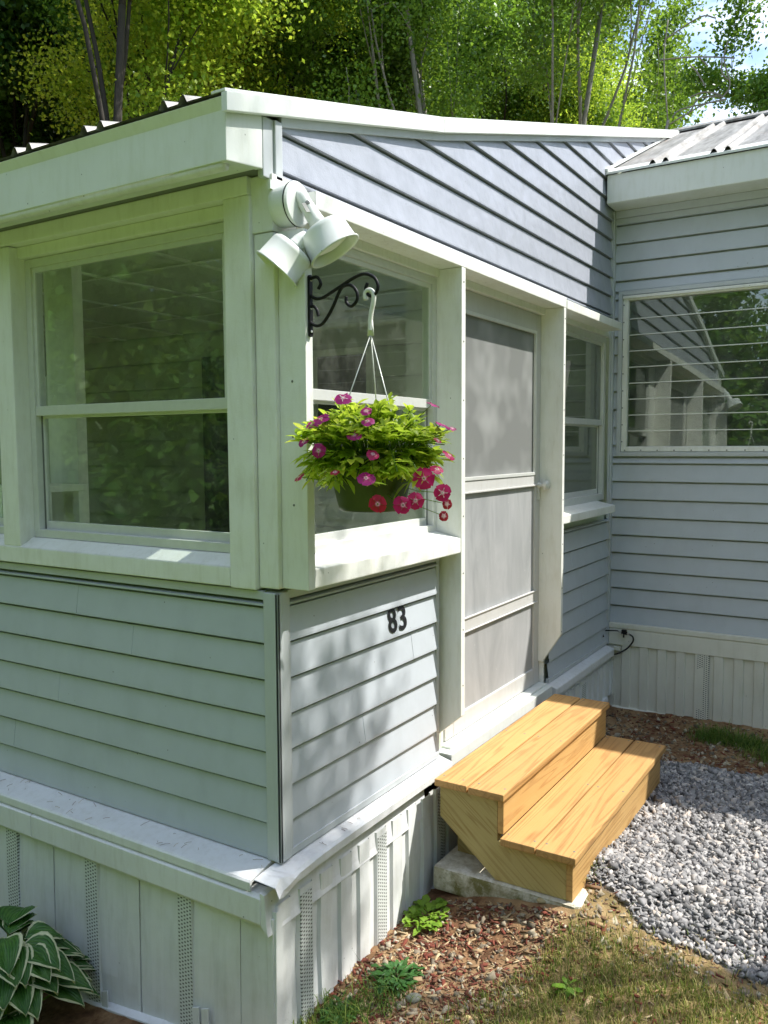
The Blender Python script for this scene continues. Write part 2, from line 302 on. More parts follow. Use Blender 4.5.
# ------------------------------------------------------------ mesh helpers
def link(o, parent=None):
    COL.objects.link(o)
    if parent is not None: o.parent = parent
    return o
def tag(o, label=None, cat=None, group=None, kind=None):
    for a, b in (('label', label), ('category', cat), ('group', group), ('kind', kind)):
        if b: o[a] = b
    return o
def empty(name, loc, label, cat, group=None, rz=0):
    o = bpy.data.objects.new(name, None); o.location = loc; o.rotation_euler = (0, 0, rz); o.empty_display_size = .1
    COL.objects.link(o); return tag(o, label, cat, group)
class MB:
    """collects shapes in world coordinates; build() links them as ONE mesh object, relative to its parent"""
    def __init__(s): s.v = []; s.f = []; s.ch = []
    def add(s, vs, fs):
        n = len(s.v); s.ch.append((vs, fs)); s.v += [tuple(v) for v in vs]; s.f += [tuple(i+n for i in f) for f in fs]; return s
    def each(s, name, m, parent=None, **k):
        """every shape collected becomes an object of its own"""
        return [MB().add(v, f).build(name, m, parent, **k) for v, f in s.ch]
    def box(s, x0, x1, y0, y1, z0, z1):
        x0, x1 = min(x0, x1), max(x0, x1); y0, y1 = min(y0, y1), max(y0, y1); z0, z1 = min(z0, z1), max(z0, z1)
        v = [(x, y, z) for x in (x0, x1) for y in (y0, y1) for z in (z0, z1)]
        return s.add(v, [(0, 1, 3, 2), (4, 6, 7, 5), (0, 4, 5, 1), (2, 3, 7, 6), (0, 2, 6, 4), (1, 5, 7, 3)])
    def prism(s, poly, d):
        """closed polygon (3d points) swept along vector d"""
        n = len(poly); p = [Vector(q) for q in poly]; d = Vector(d)
        v = p+[q+d for q in p]
        f = [tuple(range(n))[::-1], tuple(range(n, 2*n))]+[(i, (i+1) % n, n+(i+1) % n, n+i) for i in range(n)]
        return s.add(v, f)
    def tube(s, pts, rad, seg=8, flat=None):
        pts = [Vector(p) for p in pts]; n = len(pts); rads = rad if hasattr(rad, '__len__') else [rad]*n
        vs = []; prev = None
        for i, p in enumerate(pts):
            t = (pts[min(i+1, n-1)]-pts[max(i-1, 0)]).normalized()
            if prev is None: a = t.orthogonal().normalized()
            else: a = (prev-t*prev.dot(t)); a = a.normalized() if a.length > 1e-6 else t.orthogonal().normalized()
            prev = a; b = t.cross(a)
            for j in range(seg):
                an = 2*math.pi*j/seg; vs.append(p+(a*math.cos(an)+b*math.sin(an))*rads[i])
        fs = []
        for i in range(n-1):
            for j in range(seg):
                k = (j+1) % seg; fs.append((i*seg+j, i*seg+k, (i+1)*seg+k, (i+1)*seg+j))
        fs.append(tuple(range(seg))[::-1]); fs.append(tuple((n-1)*seg+j for j in range(seg)))
        return s.add(vs, fs)
    def lathe(s, prof, o, ax, seg=32, cap0=False, cap1=False):
        o = Vector(o); ax = Vector(ax).normalized(); a = ax.orthogonal().normalized(); b = ax.cross(a); vs = []
        for r, h in prof:
            for j in range(seg):
                an = 2*math.pi*j/seg; vs.append(o+ax*h+(a*math.cos(an)+b*math.sin(an))*r)
        fs = []
        for i in range(len(prof)-1):
            for j in range(seg):
                k = (j+1) % seg; fs.append((i*seg+j, i*seg+k, (i+1)*seg+k, (i+1)*seg+j))
        if cap0: fs.append(tuple(range(seg))[::-1])
        if cap1: fs.append(tuple((len(prof)-1)*seg+j for j in range(seg)))
        return s.add(vs, fs)
    def build(s, name, m, parent=None, bevel=0, smooth=False, origin=None):
        me = bpy.data.meshes.new(name)
        off = Vector(origin) if origin is not None else Vector((0, 0, 0))
        if parent is not None:
            pl = Vector((0, 0, 0)); q = parent
            while q is not None: pl += q.location; q = q.parent
        else: pl = Vector((0, 0, 0))
        base = off if origin is not None else pl
        me.from_pydata([tuple(Vector(v)-base) for v in s.v], [], s.f); me.update()
        bm = bmesh.new(); bm.from_mesh(me); bmesh.ops.recalc_face_normals(bm, faces=bm.faces)
        if bevel:
            es = [e for e in bm.edges if len(e.link_faces) == 2 and e.calc_face_angle(0) > .6]
            bmesh.ops.bevel(bm, geom=es, offset=bevel, segments=2, profile=.6, affect='EDGES', clamp_overlap=True)
        bm.to_mesh(me); bm.free()
        if smooth:
            for p in me.polygons: p.use_smooth = True
        me.materials.append(m); o = bpy.data.objects.new(name, me); link(o, parent)
        if origin is not None: o.location = off-pl
        return o
def npmesh(name, V, F, m, parent=None, smooth=False):
    """V (n,3), F (m,k) arrays"""
    me = bpy.data.meshes.new(name); V = np.asarray(V, np.float32); F = np.asarray(F, np.int32); k = F.shape[1]
    me.vertices.add(len(V)); me.vertices.foreach_set('co', V.ravel()); me.loops.add(F.size); me.loops.foreach_set('vertex_index', F.ravel())
    me.polygons.add(len(F)); me.polygons.foreach_set('loop_start', np.arange(0, F.size, k, dtype=np.int32))
    try: me.polygons.foreach_set('loop_total', np.full(len(F), k, np.int32))
    except Exception: pass
    me.update(calc_edges=True); me.validate()
    if smooth: me.polygons.foreach_set('use_smooth', np.ones(len(F), bool))
    me.materials.append(m); o = bpy.data.objects.new(name, me); return link(o, parent)

# ------------------------------------------------------------ ground
XC = 3.328     # wall plane of the main house
def gh(x, y):
    x = np.asarray(x, float); y = np.asarray(y, float)
    w = np.clip(1-x/2.2, 0, 1); ys = np.clip(y, -.7, 1.0)
    base = -.565+.05*np.clip(x, -1, 3.3)-.16*ys*w
    gr = np.clip((x-.93)/.2, 0, 1)*np.clip((-y-.22)/.2, 0, 1)*np.clip((3.0-x)/.6, 0, 1)*np.clip((y+3)/1.2, 0, 1)
    base = base+.082*gr+.052*np.exp(-((x-.95)**2/.09+(y+.66)**2/.05))+.035*np.exp(-((x-.80)**2/.03+(y+.45)**2/.10))+.03*np.exp(-((x-.85)**2/.02+(y+.3)**2/.06))
    return base+.012*np.sin(x*2.3+y*1.7)+.010*np.sin(x*5.1-y*4.3)
def zone_gravel(x, y):
    edge = .93+.05*np.sin(y*7)+.03*np.sin(y*17+1)
    far = 2.45+.06*np.sin(y*6+2)+.04*np.sin(y*15)
    return (x > edge) & (x < far+np.clip(-y-1.3, 0, 9)*.3) & (y < -.30)
def axis_pts(segs):
    out = []
    for a, b, s in segs: out += list(np.arange(a, b, s))
    return np.array(out+[segs[-1][1]])
xs = axis_pts([(-120, -20, 12), (-20, -4, 1), (-4, -1, .12), (-1, 4, .03), (4, 8, .3), (8, 120, 8)])
ys = axis_pts([(-120, -20, 12), (-20, -4, 1), (-4, -2, .12), (-2, 1.6, .03), (1.6, 5, .3), (5, 120, 8)])
X, Y = np.meshgrid(xs, ys, indexing='ij'); Z = gh(X, Y)
near = np.exp(-((X-1)**2+(Y+.5)**2)/9)
Z = Z+near*(RNG.random(Z.shape)-.5)*.008-np.clip(np.hypot(X, Y)-25, 0, 999)*.0
Vg = np.stack([X, Y, Z], -1).reshape(-1, 3); nx, ny = X.shape
i, j = np.meshgrid(np.arange(nx-1), np.arange(ny-1), indexing='ij'); a = (i*ny+j).ravel()
Fg = np.stack([a, a+ny, a+ny+1, a+1], -1)
def m_ground():
    m = mat('ground_soil'); k = N(m); o = k.n('ShaderNodeOutputMaterial'); p = k.n('ShaderNodeBsdfPrincipled'); g = k.n('ShaderNodeNewGeometry')
    P = g.outputs['Position']; s = k.n('ShaderNodeSeparateXYZ'); k.l(P, s.inputs[0])
    a1 = noise(k, P, 18, 8, .7); a2 = noise(k, P, 3, 5, .6)
    soil = ramp(k, a1, [(.3, (.07, .035, .018)), (.7, (.33, .20, .10)), (.5, (.19, .10, .05))])
    soil = mixc(k, ramp(k, a2, [(.45, (0, 0, 0)), (.6, (.8, .8, .8))]), soil, (.34, .23, .12))
    lawn = ramp(k, a1, [(.3, (.10, .08, .03)), (.7, (.38, .27, .14)), (.5, (.23, .165, .075))])
    va = k.n('ShaderNodeVertexColor', layer_name='zone'); z = k.n('ShaderNodeSeparateColor'); k.l(va.outputs[0], z.inputs[0])
    grav = ramp(k, noise(k, P, 60, 4, .7), [(.35, (.05, .05, .055)), (.65, (.22, .21, .21))])
    lush = ramp(k, a1, [(.3, (.07, .13, .03)), (.7, (.27, .31, .09)), (.5, (.16, .23, .055))])
    c = mixc(k, z.outputs[0], soil, lawn); c = mixc(k, z.outputs[2], c, lush); c = mixc(k, z.outputs[1], c, grav)
    k.l(c, p.inputs['Base Color']); p.inputs['Roughness'].default_value = .95; p.inputs['Specular IOR Level'].default_value = .2
    k.l(bump(k, a1, .7, .02), p.inputs['Normal']); k.l(p.outputs[0], o.inputs[0]); return m
ground = npmesh('ground', Vg, Fg, m_ground(), smooth=True); tag(ground, kind='structure')
def lawnmask(x, y):
    n = .10*np.sin(x*6+1)+.07*np.sin(y*9+x*4)
    e = -.44+n-.22*np.clip(x-.45, 0, 1)
    l = np.clip((e-y)/.12, 0, 1)*(x < 1.0)
    l = np.where(x < -.35, np.where(y < .1, 1, np.clip((-.45-x)/.15, 0, 1)), l)
    l = np.where((x > 2.9) & (y < -2.6), 1, l); l = np.where(y < -3.4, 1, l); l = np.where((x > 8) | (y > 6), 1, l)
    return l
ca = ground.data.color_attributes.new('zone', 'FLOAT_COLOR', 'POINT')
cl = np.zeros((len(Vg), 4), np.float32); cl[:, 0] = lawnmask(Vg[:, 0], Vg[:, 1]); cl[:, 1] = zone_gravel(Vg[:, 0], Vg[:, 1]) & (Vg[:, 1] > -3.4); cl[:, 2] = cl[:, 0]*np.clip(np.maximum((-.25-Vg[:, 0])/.3, (-1.9-Vg[:, 1])/.5), 0, 1); cl[:, 3] = 1
ca.data.foreach_set('color', cl.ravel())

def scatter_stones(pts, size, m, name, label, cat, flat=.6):
    n = len(pts); B = np.array([(a_, b_, c_) for a_ in (-1, 1) for b_ in (-1, 1) for c_ in (-1, 1)], float)*.8
    fc = [(0, 1, 3), (0, 3, 2), (4, 6, 7), (4, 7, 5), (0, 4, 5), (0, 5, 1), (2, 3, 7), (2, 7, 6), (0, 2, 6), (0, 6, 4), (1, 5, 7), (1, 7, 3)]
    V = B[None]*(1+RNG.uniform(-.45, .45, (n, 8, 1)))+RNG.uniform(-.38, .38, (n, 8, 3))
    sc = size*RNG.lognormal(0, .30, (n, 1, 1))*np.stack([np.ones(n), RNG.uniform(.6, 1, n), RNG.uniform(flat*.45, flat*1.1, n)], -1)[:, None, :]
    V = V*sc
    q = RNG.normal(size=(n, 4)); q[:, 1:3] *= .45; q /= np.linalg.norm(q, axis=1)[:, None]
    th = RNG.uniform(0, 6.28, n); w, x, y, z = q[:, 0], q[:, 1], q[:, 2], q[:, 3]
    Rm = np.stack([1-2*(y*y+z*z), 2*(x*y-z*w), 2*(x*z+y*w), 2*(x*y+z*w), 1-2*(x*x+z*z), 2*(y*z-x*w), 2*(x*z-y*w), 2*(y*z+x*w), 1-2*(x*x+y*y)], -1).reshape(n, 3, 3)
    V = np.einsum('nij,nkj->nki', Rm, V)+pts[:, None, :]
    F = (np.array(fc)[None]+(np.arange(n)*8)[:, None, None]).reshape(-1, 3)
    return tag(npmesh(name, V.reshape(-1, 3), F, m), label, cat, kind='stuff')
def rnd_pts(n, x0, x1, y0, y1, dz=0):
    x = RNG.uniform(x0, x1, n); y = RNG.uniform(y0, y1, n); return np.stack([x, y, gh(x, y)+dz], -1)
def off_slab(p): return ~((p[:, 0] > .80) & (p[:, 0] < 2.08) & (p[:, 1] > -.605)) & ~((p[:, 0] > .80) & (p[:, 0] < 1.02+.03*np.sin(p[:, 1]*40)) & (p[:, 1] > -.67))
p1 = rnd_pts(46000, .85, 2.9, -2.2, -.3, .004); p1[:, 2] += RNG.uniform(-.004, .010, len(p1))
keep = (zone_gravel(p1[:, 0], p1[:, 1]) | (RNG.random(len(p1)) < .0008)) & off_slab(p1)
p1b = rnd_pts(9000, .85, 4.5, -3.4, -2.2, .006); p1b = p1b[zone_gravel(p1b[:, 0], p1b[:, 1])]
scatter_stones(np.concatenate([p1[keep], p1b]), .0096, M['stone'], 'gravel', 'loose grey crushed gravel in front of the wooden steps', 'gravel')
# pebbles in the soil beside the porch and under the louvre window wall
p2 = np.concatenate([rnd_pts(900, -.1, 1.0, -.62, -.06, .000), rnd_pts(1100, 2.3, 3.25, -2.2, -.1, .002), rnd_pts(60, 0, 1, -1.3, -.6, .0), rnd_pts(420, .72, .97, -1.5, -.55, -.002)])
p2 = p2[off_slab(p2)]; scatter_stones(p2, .0085, M['pebble'], 'pebbles', 'small tan pebbles mixed into the bare soil', 'pebbles')
def chips(pts, ln, m, name, label, cat):
    n = len(pts); th = RNG.uniform(0, 6.28, n); l = ln*RNG.lognormal(0, .4, n); w = l*RNG.uniform(.12, .35, n); tz = RNG.uniform(-.35, .35, n)
    d = np.stack([np.cos(th), np.sin(th), tz], -1); s = np.stack([-np.sin(th), np.cos(th), RNG.uniform(-.5, .5, n)], -1); u = np.array([0, 0, 1.])
    V = []
    for a_, b_, c_ in [(-1, -1, 0), (1, -1, 0), (1, 1, 0), (-1, 1, 0), (-1, -1, 1), (1, -1, 1), (1, 1, 1), (-1, 1, 1)]:
        V.append(pts+d*(a_*l/2)[:, None]+s*(b_*w/2)[:, None]+u*(c_*w*.35)[:, None])
    V = np.stack(V, 1); F = np.array([(0, 3, 2, 1), (4, 5, 6, 7), (0, 1, 5, 4), (1, 2, 6, 5), (2, 3, 7, 6), (3, 0, 4, 7)])
    F = (F[None]+(np.arange(n)*8)[:, None, None]).reshape(-1, 4); return tag(npmesh(name, V.reshape(-1, 3), F, m), label, cat, kind='stuff')
p3 = np.concatenate([rnd_pts(4200, -.05, 1.0, -.66, -.04, .003), rnd_pts(3800, 2.35, 3.28, -2.4, -.05, .003)]); p3 = np.concatenate([p3, rnd_pts(900, .45, 1.0, -1.5, -.5, .002)]); p3 = p3[off_slab(p3)]
chips(p3, .017, M['chip'], 'wood_mulch', 'reddish brown wood chips and twigs scattered on bare soil', 'mulch')
def blades(pts, h, wd_, m, name, label, lean=.5):
    n = len(pts); th = RNG.uniform(0, 6.28, n); hh = h*RNG.lognormal(0, .35, n); w = wd_*RNG.uniform(.6, 1.3, n)
    d = np.stack([np.cos(th), np.sin(th), np.zeros(n)], -1); s = np.stack([-np.sin(th), np.cos(th), np.zeros(n)], -1); u = np.array([0, 0, 1.])
    ln = lean*RNG.uniform(.2, 1.8, n)
    b0 = pts-s*w[:, None]/2; b1 = pts+s*w[:, None]/2; mid = pts+u*(hh*.6)[:, None]+d*(hh*ln*.35)[:, None]
    m0 = mid-s*w[:, None]*.4; m1 = mid+s*w[:, None]*.4; tip = pts+u*(hh*np.clip(1-ln*.3, .25, 1))[:, None]+d*(hh*ln)[:, None]
    V = np.stack([b0, b1, m1, m0, tip], 1).reshape(-1, 3); o = (np.arange(n)*5)[:, None]
    F = np.concatenate([o+np.array([[0, 1, 2]]), o+np.array([[0, 2, 3]]), o+np.array([[3, 2, 4]])])
    return tag(npmesh(name, V, F, m), label, 'grass', kind='stuff')
q = rnd_pts(90000, -.6, 1.05, -1.9, -.3); msk = lawnmask(q[:, 0], q[:, 1]); cl_ = .5+.5*np.sin(q[:, 0]*11+np.sin(q[:, 1]*9)*2)*np.sin(q[:, 1]*13+q[:, 0]*5)
q = q[RNG.random(len(q)) < msk*(.28+.8*cl_**1.3)*np.clip((.86+.05*np.sin(q[:, 1]*12)-q[:, 0])/.12, .08, 1)]
blades(q, .026, .0026, M['grass'], 'lawn_grass', 'patchy green and straw coloured grass at the foot of the gravel')
q = rnd_pts(60000, -4.5, -.3, -4, 3.2); q = q[RNG.random(len(q)) < lawnmask(q[:, 0], q[:, 1])]
blades(q, .045, .005, M['grassfar'], 'lawn_turf', 'green lawn turf on the open side of the porch')

# ------------------------------------------------------------ generic siding
def siding_x(mb, x0, x1, y, zlist, xl=None, xr=None, out=-1, d=.017, slot=.010):
    """laps on a wall lying along X at plane y; xl/xr give the ends at height z"""
    for a_, b_ in zip(zlist[:-1], zlist[1:]):
        L0 = xl(a_) if xl else x0; L1 = xl(b_) if xl else x0; R0 = xr(a_) if xr else x1; R1 = xr(b_) if xr else x1
        if R0-L0 < .01: continue
        R1 = max(R1, L1+.002)
        yo = y+out*d; yt = y+out*.004; yi = y-out*.012; bt = b_-slot
        mb.add([(L0, yi, a_), (R0, yi, a_), (R0, yo, a_), (L0, yo, a_), (L0, yo, a_+.006), (R0, yo, a_+.006), (R1, yt, bt), (L1, yt, bt), (R1, yi, bt-.001), (L1, yi, bt-.001)],
               [(0, 1, 2, 3), (3, 2, 5, 4), (4, 5, 6, 7), (7, 6, 8, 9)])
def siding_y(mb, y0, y1, x, zlist, out=-1, d=.017, slot=.010):
    for a_, b_ in zip(zlist[:-1], zlist[1:]):
        xo = x+out*d; xt = x+out*.004; xi = x-out*.012; bt = b_-slot
        mb.add([(xi, y0, a_), (xi, y1, a_), (xo, y1, a_), (xo, y0, a_), (xo, y0, a_+.006), (xo, y1, a_+.006), (xt, y1, bt), (xt, y0, bt), (xi, y1, bt-.001), (xi, y0, bt-.001)],
               [(0, 1, 2, 3), (3, 2, 5, 4), (4, 5, 6, 7), (7, 6, 8, 9)])
PITCH = .1125
lower = [.005]+[.117+PITCH*i_ for i_ in range(6)]+[.792, .812]
D_A = 5.4       # porch depth along y

# ------------------------------------------------------------ porch
porch = empty('enclosed_porch', (0, 0, 0), 'small enclosed porch with pale lap siding, big white framed windows and a storm door', 'porch')
mb = MB(); siding_y(mb, .03, D_A, .0, lower); siding_x(mb, .04, 1.0, .0, lower); siding_x(mb, 2.25, 3.30, .0, lower)
mb.build('siding', M['siding'], porch)
# butt joints of the laps: the end of one strip rides over the next
mb = MB()
for y_, k_ in ((1.02, 3), (.62, 5), (1.3, 1), (.9, 6), (2.1, 4), (2.6, 2)):
    a_, b_ = lower[k_], lower[k_+1]-.010
    mb.prism([(-.0170, y_, a_+.001), (-.0182, y_, a_+.001), (-.0182, y_, a_+.006), (-.0052, y_, b_), (-.0040, y_, b_), (-.0170, y_, a_+.006)], (0, .05, 0))
for x_, k_ in ((.46, 2), (.80, 4), (2.8, 3), (2.6, 5)):
    a_, b_ = lower[k_], lower[k_+1]-.010
    mb.prism([(x_, -.0170, a_+.001), (x_, -.0182, a_+.001), (x_, -.0182, a_+.006), (x_, -.0052, b_), (x_, -.0040, b_), (x_, -.0170, a_+.006)], (.05, 0, 0))
mb.each('siding_joint', M['siding'], porch)
# wall sheathing behind the siding (solid)
mb = MB(); mb.box(.016, .06, .03, D_A, -.12, .86); mb.box(.06, 1.09, .016, .06, -.12, .86); mb.box(2.24, 3.31, .016, .06, -.12, .86)
mb.build('wall_core', M['room_wall'], porch)
def rake(x): return 2.205+.2575*(x+.22) if x < 1.0 else 2.519+.293*(x-1.0)
def rake_x(z):    # x where the underside of the rake trim reaches z
    z = z+.058
    return max(.0, (z-2.205)/.2575-.22) if z < 2.519 else 1.0+(z-2.519)/.293
def mroof(x): return 2.872+.438*(x-3.10)
def mroof_x(z): return 3.30 if z < 2.93 else 3.12+(z-2.872)/.438
upz = [2.055, 2.075]+[2.1875+PITCH*i_ for i_ in range(14)]
upz = [z for z in upz if z < 3.70]
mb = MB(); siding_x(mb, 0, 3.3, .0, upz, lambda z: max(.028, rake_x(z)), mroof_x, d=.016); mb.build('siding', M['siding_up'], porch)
mb = MB(); mb.prism([(.0, .016, 2.03), (3.33, .016, 2.03), (3.33, .016, rake(3.33)-.09), (1, .016, rake(1)-.09), (0, .016, rake(0)-.07)], (0, .04, 0))
mb.prism([(3.331, .016, 2.9), (4.85, .016, 3.6), (3.331, .016, rake(3.33)-.09)], (0, .04, 0)); mb.build('wall_core', M['room_wall'], porch)
# corner posts of the siding
mb = MB(); mb.box(-.022, .030, -.024, -.012, .003, .835); mb.box(-.022, -.010, -.024, .032, .003, .835); mb.box(-.012, .03, -.012, .03, .003, .835)
mb.build('corner_post', M['siding_trim'], porch, .003)
mb = MB(); mb.box(-.052, .032, -.022, .0, 2.035, rake(0)-.06); mb.box(-.006, .026, -.03, -.0215, 2.035, rake(0)-.06); mb.build('corner_post', M['siding_trim'], porch, .003)
# inner corner post against the main house
mb = MB(); mb.box(3.285, 3.326, -.022, .0, -.0, 2.70); mb.box(3.268, 3.2849, -.012, .0, -.0, 2.70); mb.build('corner_post', M['siding_trim'], porch, .003)
# siding j trims: top / bottom / beside the door
mb = MB(); mb.box(-.020, -.0, .032, D_A, .812, .838); mb.box(-.016, -.0, .032, D_A, .003, .022)
mb.box(.032, 1.005, -.020, -.0, .812, .838); mb.box(.032, 1.0, -.019, 0, .003, .026); mb.box(.030, .044, -.019, 0, .026, .812)
mb.box(.998, 1.022, -.010, 0, .003, .83); mb.box(2.245, 3.268, -.019, 0, .003, .026)
mb.each('siding_trim', M['siding_trim'], porch, bevel=.002)
mb = MB()   # thin strip under the rake
for a_, b_ in ((.03, 1.0), (1.0, 4.86)):
    mb.prism([(a_, -.012, rake(a_)-.075), (b_, -.012, rake(b_)-.075), (b_, -.012, rake(b_)-.045), (a_, -.012, rake(a_)-.045)], (0, -.012, 0))
mb.each('siding_trim', M['siding_trim'], porch)
# rake fascia (with a seam) and eave fascia
for a_, b_ in ((-.225, 1.0), (1.002, 4.90)):
    mb = MB(); mb.prism([(a_, -.026, rake(a_)-.050), (b_, -.026, rake(b_)-.050), (b_, -.026, rake(b_)), (a_, -.026, rake(a_))], (0, -.020, 0))
    mb.prism([(a_, -.040, rake(a_)+.001), (b_, -.040, rake(b_)+.001), (b_, -.040, rake(b_)+.009), (a_, -.040, rake(a_)+.009)], (0, .05, 0))
    mb.build('rake_fascia', M['fascia'], porch, .002)
mb = MB(); mb.prism([(-.205, -.022, 2.036), (-.205, -.022, 2.168), (-.220, -.022, 2.198), (-.055, -.022, 2.200), (-.055, -.022, 2.054)], (0, D_A+.3, 0)); mb.build('eave_fascia', M['fascia'], porch, .003)
mb = MB(); mb.box(-.19, .02, -.0, D_A, 2.0525, 2.068); mb.build('soffit', M['alumd'], porch)
mb = MB(); mb.tube([(-.185, -.0, 2.034), (-.185, D_A+.2, 2.034)], .016, 10); mb.build('drip_channel', M['flash'], porch, smooth=True)
# corrugated porch roof
def ribbed(mb, y0, y1, pts, first, pair=.335, gap=.073, h=.024, w=.034, th=.0025):
    """sheet following pts (x,z) with pairs of ribs across y"""
    prof = [(y0, 0)]; y = first
    ribs = []
    while y < y1: ribs += [y, y+gap]; y += pair
    for r in ribs:
        if r-w/2 < prof[-1][0]+.002 or r+w/2 > y1: continue
        prof += [(r-w/2, 0), (r-w/5, h*.85), (r, h), (r+w/5, h*.85), (r+w/2, 0)]
    prof.append((y1, 0))
    for off in (0, th):
        vs = [(x, y_, z+hh+off) for x, z in pts for y_, hh in prof]; n = len(prof)
        mb.add(vs, [(i_*n+j_, i_*n+j_+1, (i_+1)*n+j_+1, (i_+1)*n+j_) for i_ in range(len(pts)-1) for j_ in range(n-1)])
Q0, Q1, QX0, QX1 = .15, .95, 1.25, 3.10  # unseen skylight opening, added to brighten the porch interior
mb = MB(); ribbed(mb, -.03, Q0, [(-.224, 2.204), (1.0, 2.521), (4.93, 3.675)], .116, h=.022); ribbed(mb, Q1, D_A+.3, [(-.224, 2.204), (1.0, 2.521), (4.93, 3.675)], .116+.335*3, h=.022)
ribbed(mb, Q0, Q1, [(-.224, 2.204), (1.0, 2.521), (QX0, rake(QX0)+.002)], .116, h=.022); ribbed(mb, Q0, Q1, [(QX1, rake(QX1)+.004), (4.93, 3.675)], .116, h=.022); mb.build('metal_roof', M['roof'], porch)
mb = MB(); mb.prism([(QX0-.03, Q0-.01, rake(QX0)+.004), (QX1+.03, Q0-.01, rake(QX1)+.014), (QX1+.03, Q0-.01, rake(QX1)+.019), (QX0-.03, Q0-.01, rake(QX0)+.009)], (0, Q1-Q0+.02, 0)); mb.build('added_skylight_panel', M['added_skylight'], porch)
mb = MB(); z_a, z_b = 2.236, 2.236
mb.add([(QX0, Q0, 2.27), (QX1, Q0, 2.27), (QX1, Q0, rake(QX1)), (QX0, Q0, rake(QX0))], [(0, 1, 2, 3)]); mb.add([(QX0, Q1, 2.27), (QX1, Q1, 2.27), (QX1, Q1, rake(QX1)), (QX0, Q1, rake(QX0))], [(0, 1, 2, 3)])
mb.add([(QX0, Q0, 2.27), (QX0, Q1, 2.27), (QX0, Q1, rake(QX0)), (QX0, Q0, rake(QX0))], [(0, 1, 2, 3)]); mb.add([(QX1, Q0, 2.27), (QX1, Q1, 2.27), (QX1, Q1, rake(QX1)), (QX1, Q0, rake(QX1))], [(0, 1, 2, 3)]); mb.build('added_skylight_well', M['batten'], porch)
# ---- white trim, side A
mb = MB(); mb.box(-.036, .05, .150, D_A, .845, .905); mb.prism([(-.036, .15, .905), (.05, .15, .905), (.05, .15, .936), (.02, .15, .936)], (0, D_A-.15, 0)); mb.build('window_sill', M['white'], porch, .004)
mb = MB(); mb.box(-.036, .05, .048, .149, .842, 2.0); mb.build('casing', M['white'], porch, .005)
mb = MB(); mb.box(-.020, .045, -.028, .046, .848, 1.888); mb.build('casing', M['white'], porch, .005)
mb = MB(); mb.box(-.034, .05, 1.185, 1.285, .906, 1.998); mb.build('casing', M['white'], porch, .006)
mb = MB(); mb.box(-.034, .05, 2.33, 2.43, .906, 1.998); mb.build('casing', M['white'], porch, .006)
mb = MB(); mb.box(-.036, .05, 3.48, 3.58, .906, 1.998); mb.build('casing', M['white'], porch, .006)
mb = MB(); mb.box(-.042, .05, .05, D_A, 2.0, 2.052); mb.box(.0, .055, .15, D_A, 1.960, 1.9995); mb.build('window_head', M['white'], porch, .004)
# block at the corner, fins of side B
mb = MB(); mb.box(-.024, .088, -.030, .055, 1.890, 2.050); mb.build('mounting_block', M['white'], porch, .004)
mb = MB(); mb.box(-.002, .033, -.125, -.0285, .850, 1.889); mb.build('casing', M['white'], porch, .003)
mb = MB(); mb.prism([(1.04, .03, 1.965), (1.04, -.100, 1.965), (1.04, -.100, .175), (1.04, .03, .062)], (.034, 0, 0)); mb.build('casing', M['white'], porch, .003)
mb = MB(); mb.prism([(2.19, .03, 1.965), (2.19, -.100, 1.965), (2.19, -.100, .285), (2.19, .0, .130), (2.19, .03, .130)], (.030, 0, 0)); mb.build('casing', M['white'], porch, .003)
mb = MB(); mb.box(.09, 2.225, -.100, .0, 1.966, 2.018); mb.box(2.2255, 3.19, -.104, .0, 1.962, 2.006); mb.box(.09, 3.28, .0, .05, 1.935, 2.045); mb.build('door_header', M['white'], porch, .003)
mb = MB(); mb.prism([(.0335, .02, .845), (.0335, -.100, .845), (.0335, -.100, .903), (.0335, .02, .928)], (1.002, 0, 0)); mb.build('window_sill', M['white'], porch, .004)
mb = MB(); mb.prism([(2.2205, .02, .862), (2.2205, -.100, .862), (2.2205, -.100, .905), (2.2205, .02, .93)], (.90, 0, 0)); mb.build('window_sill', M['white'], porch, .004)

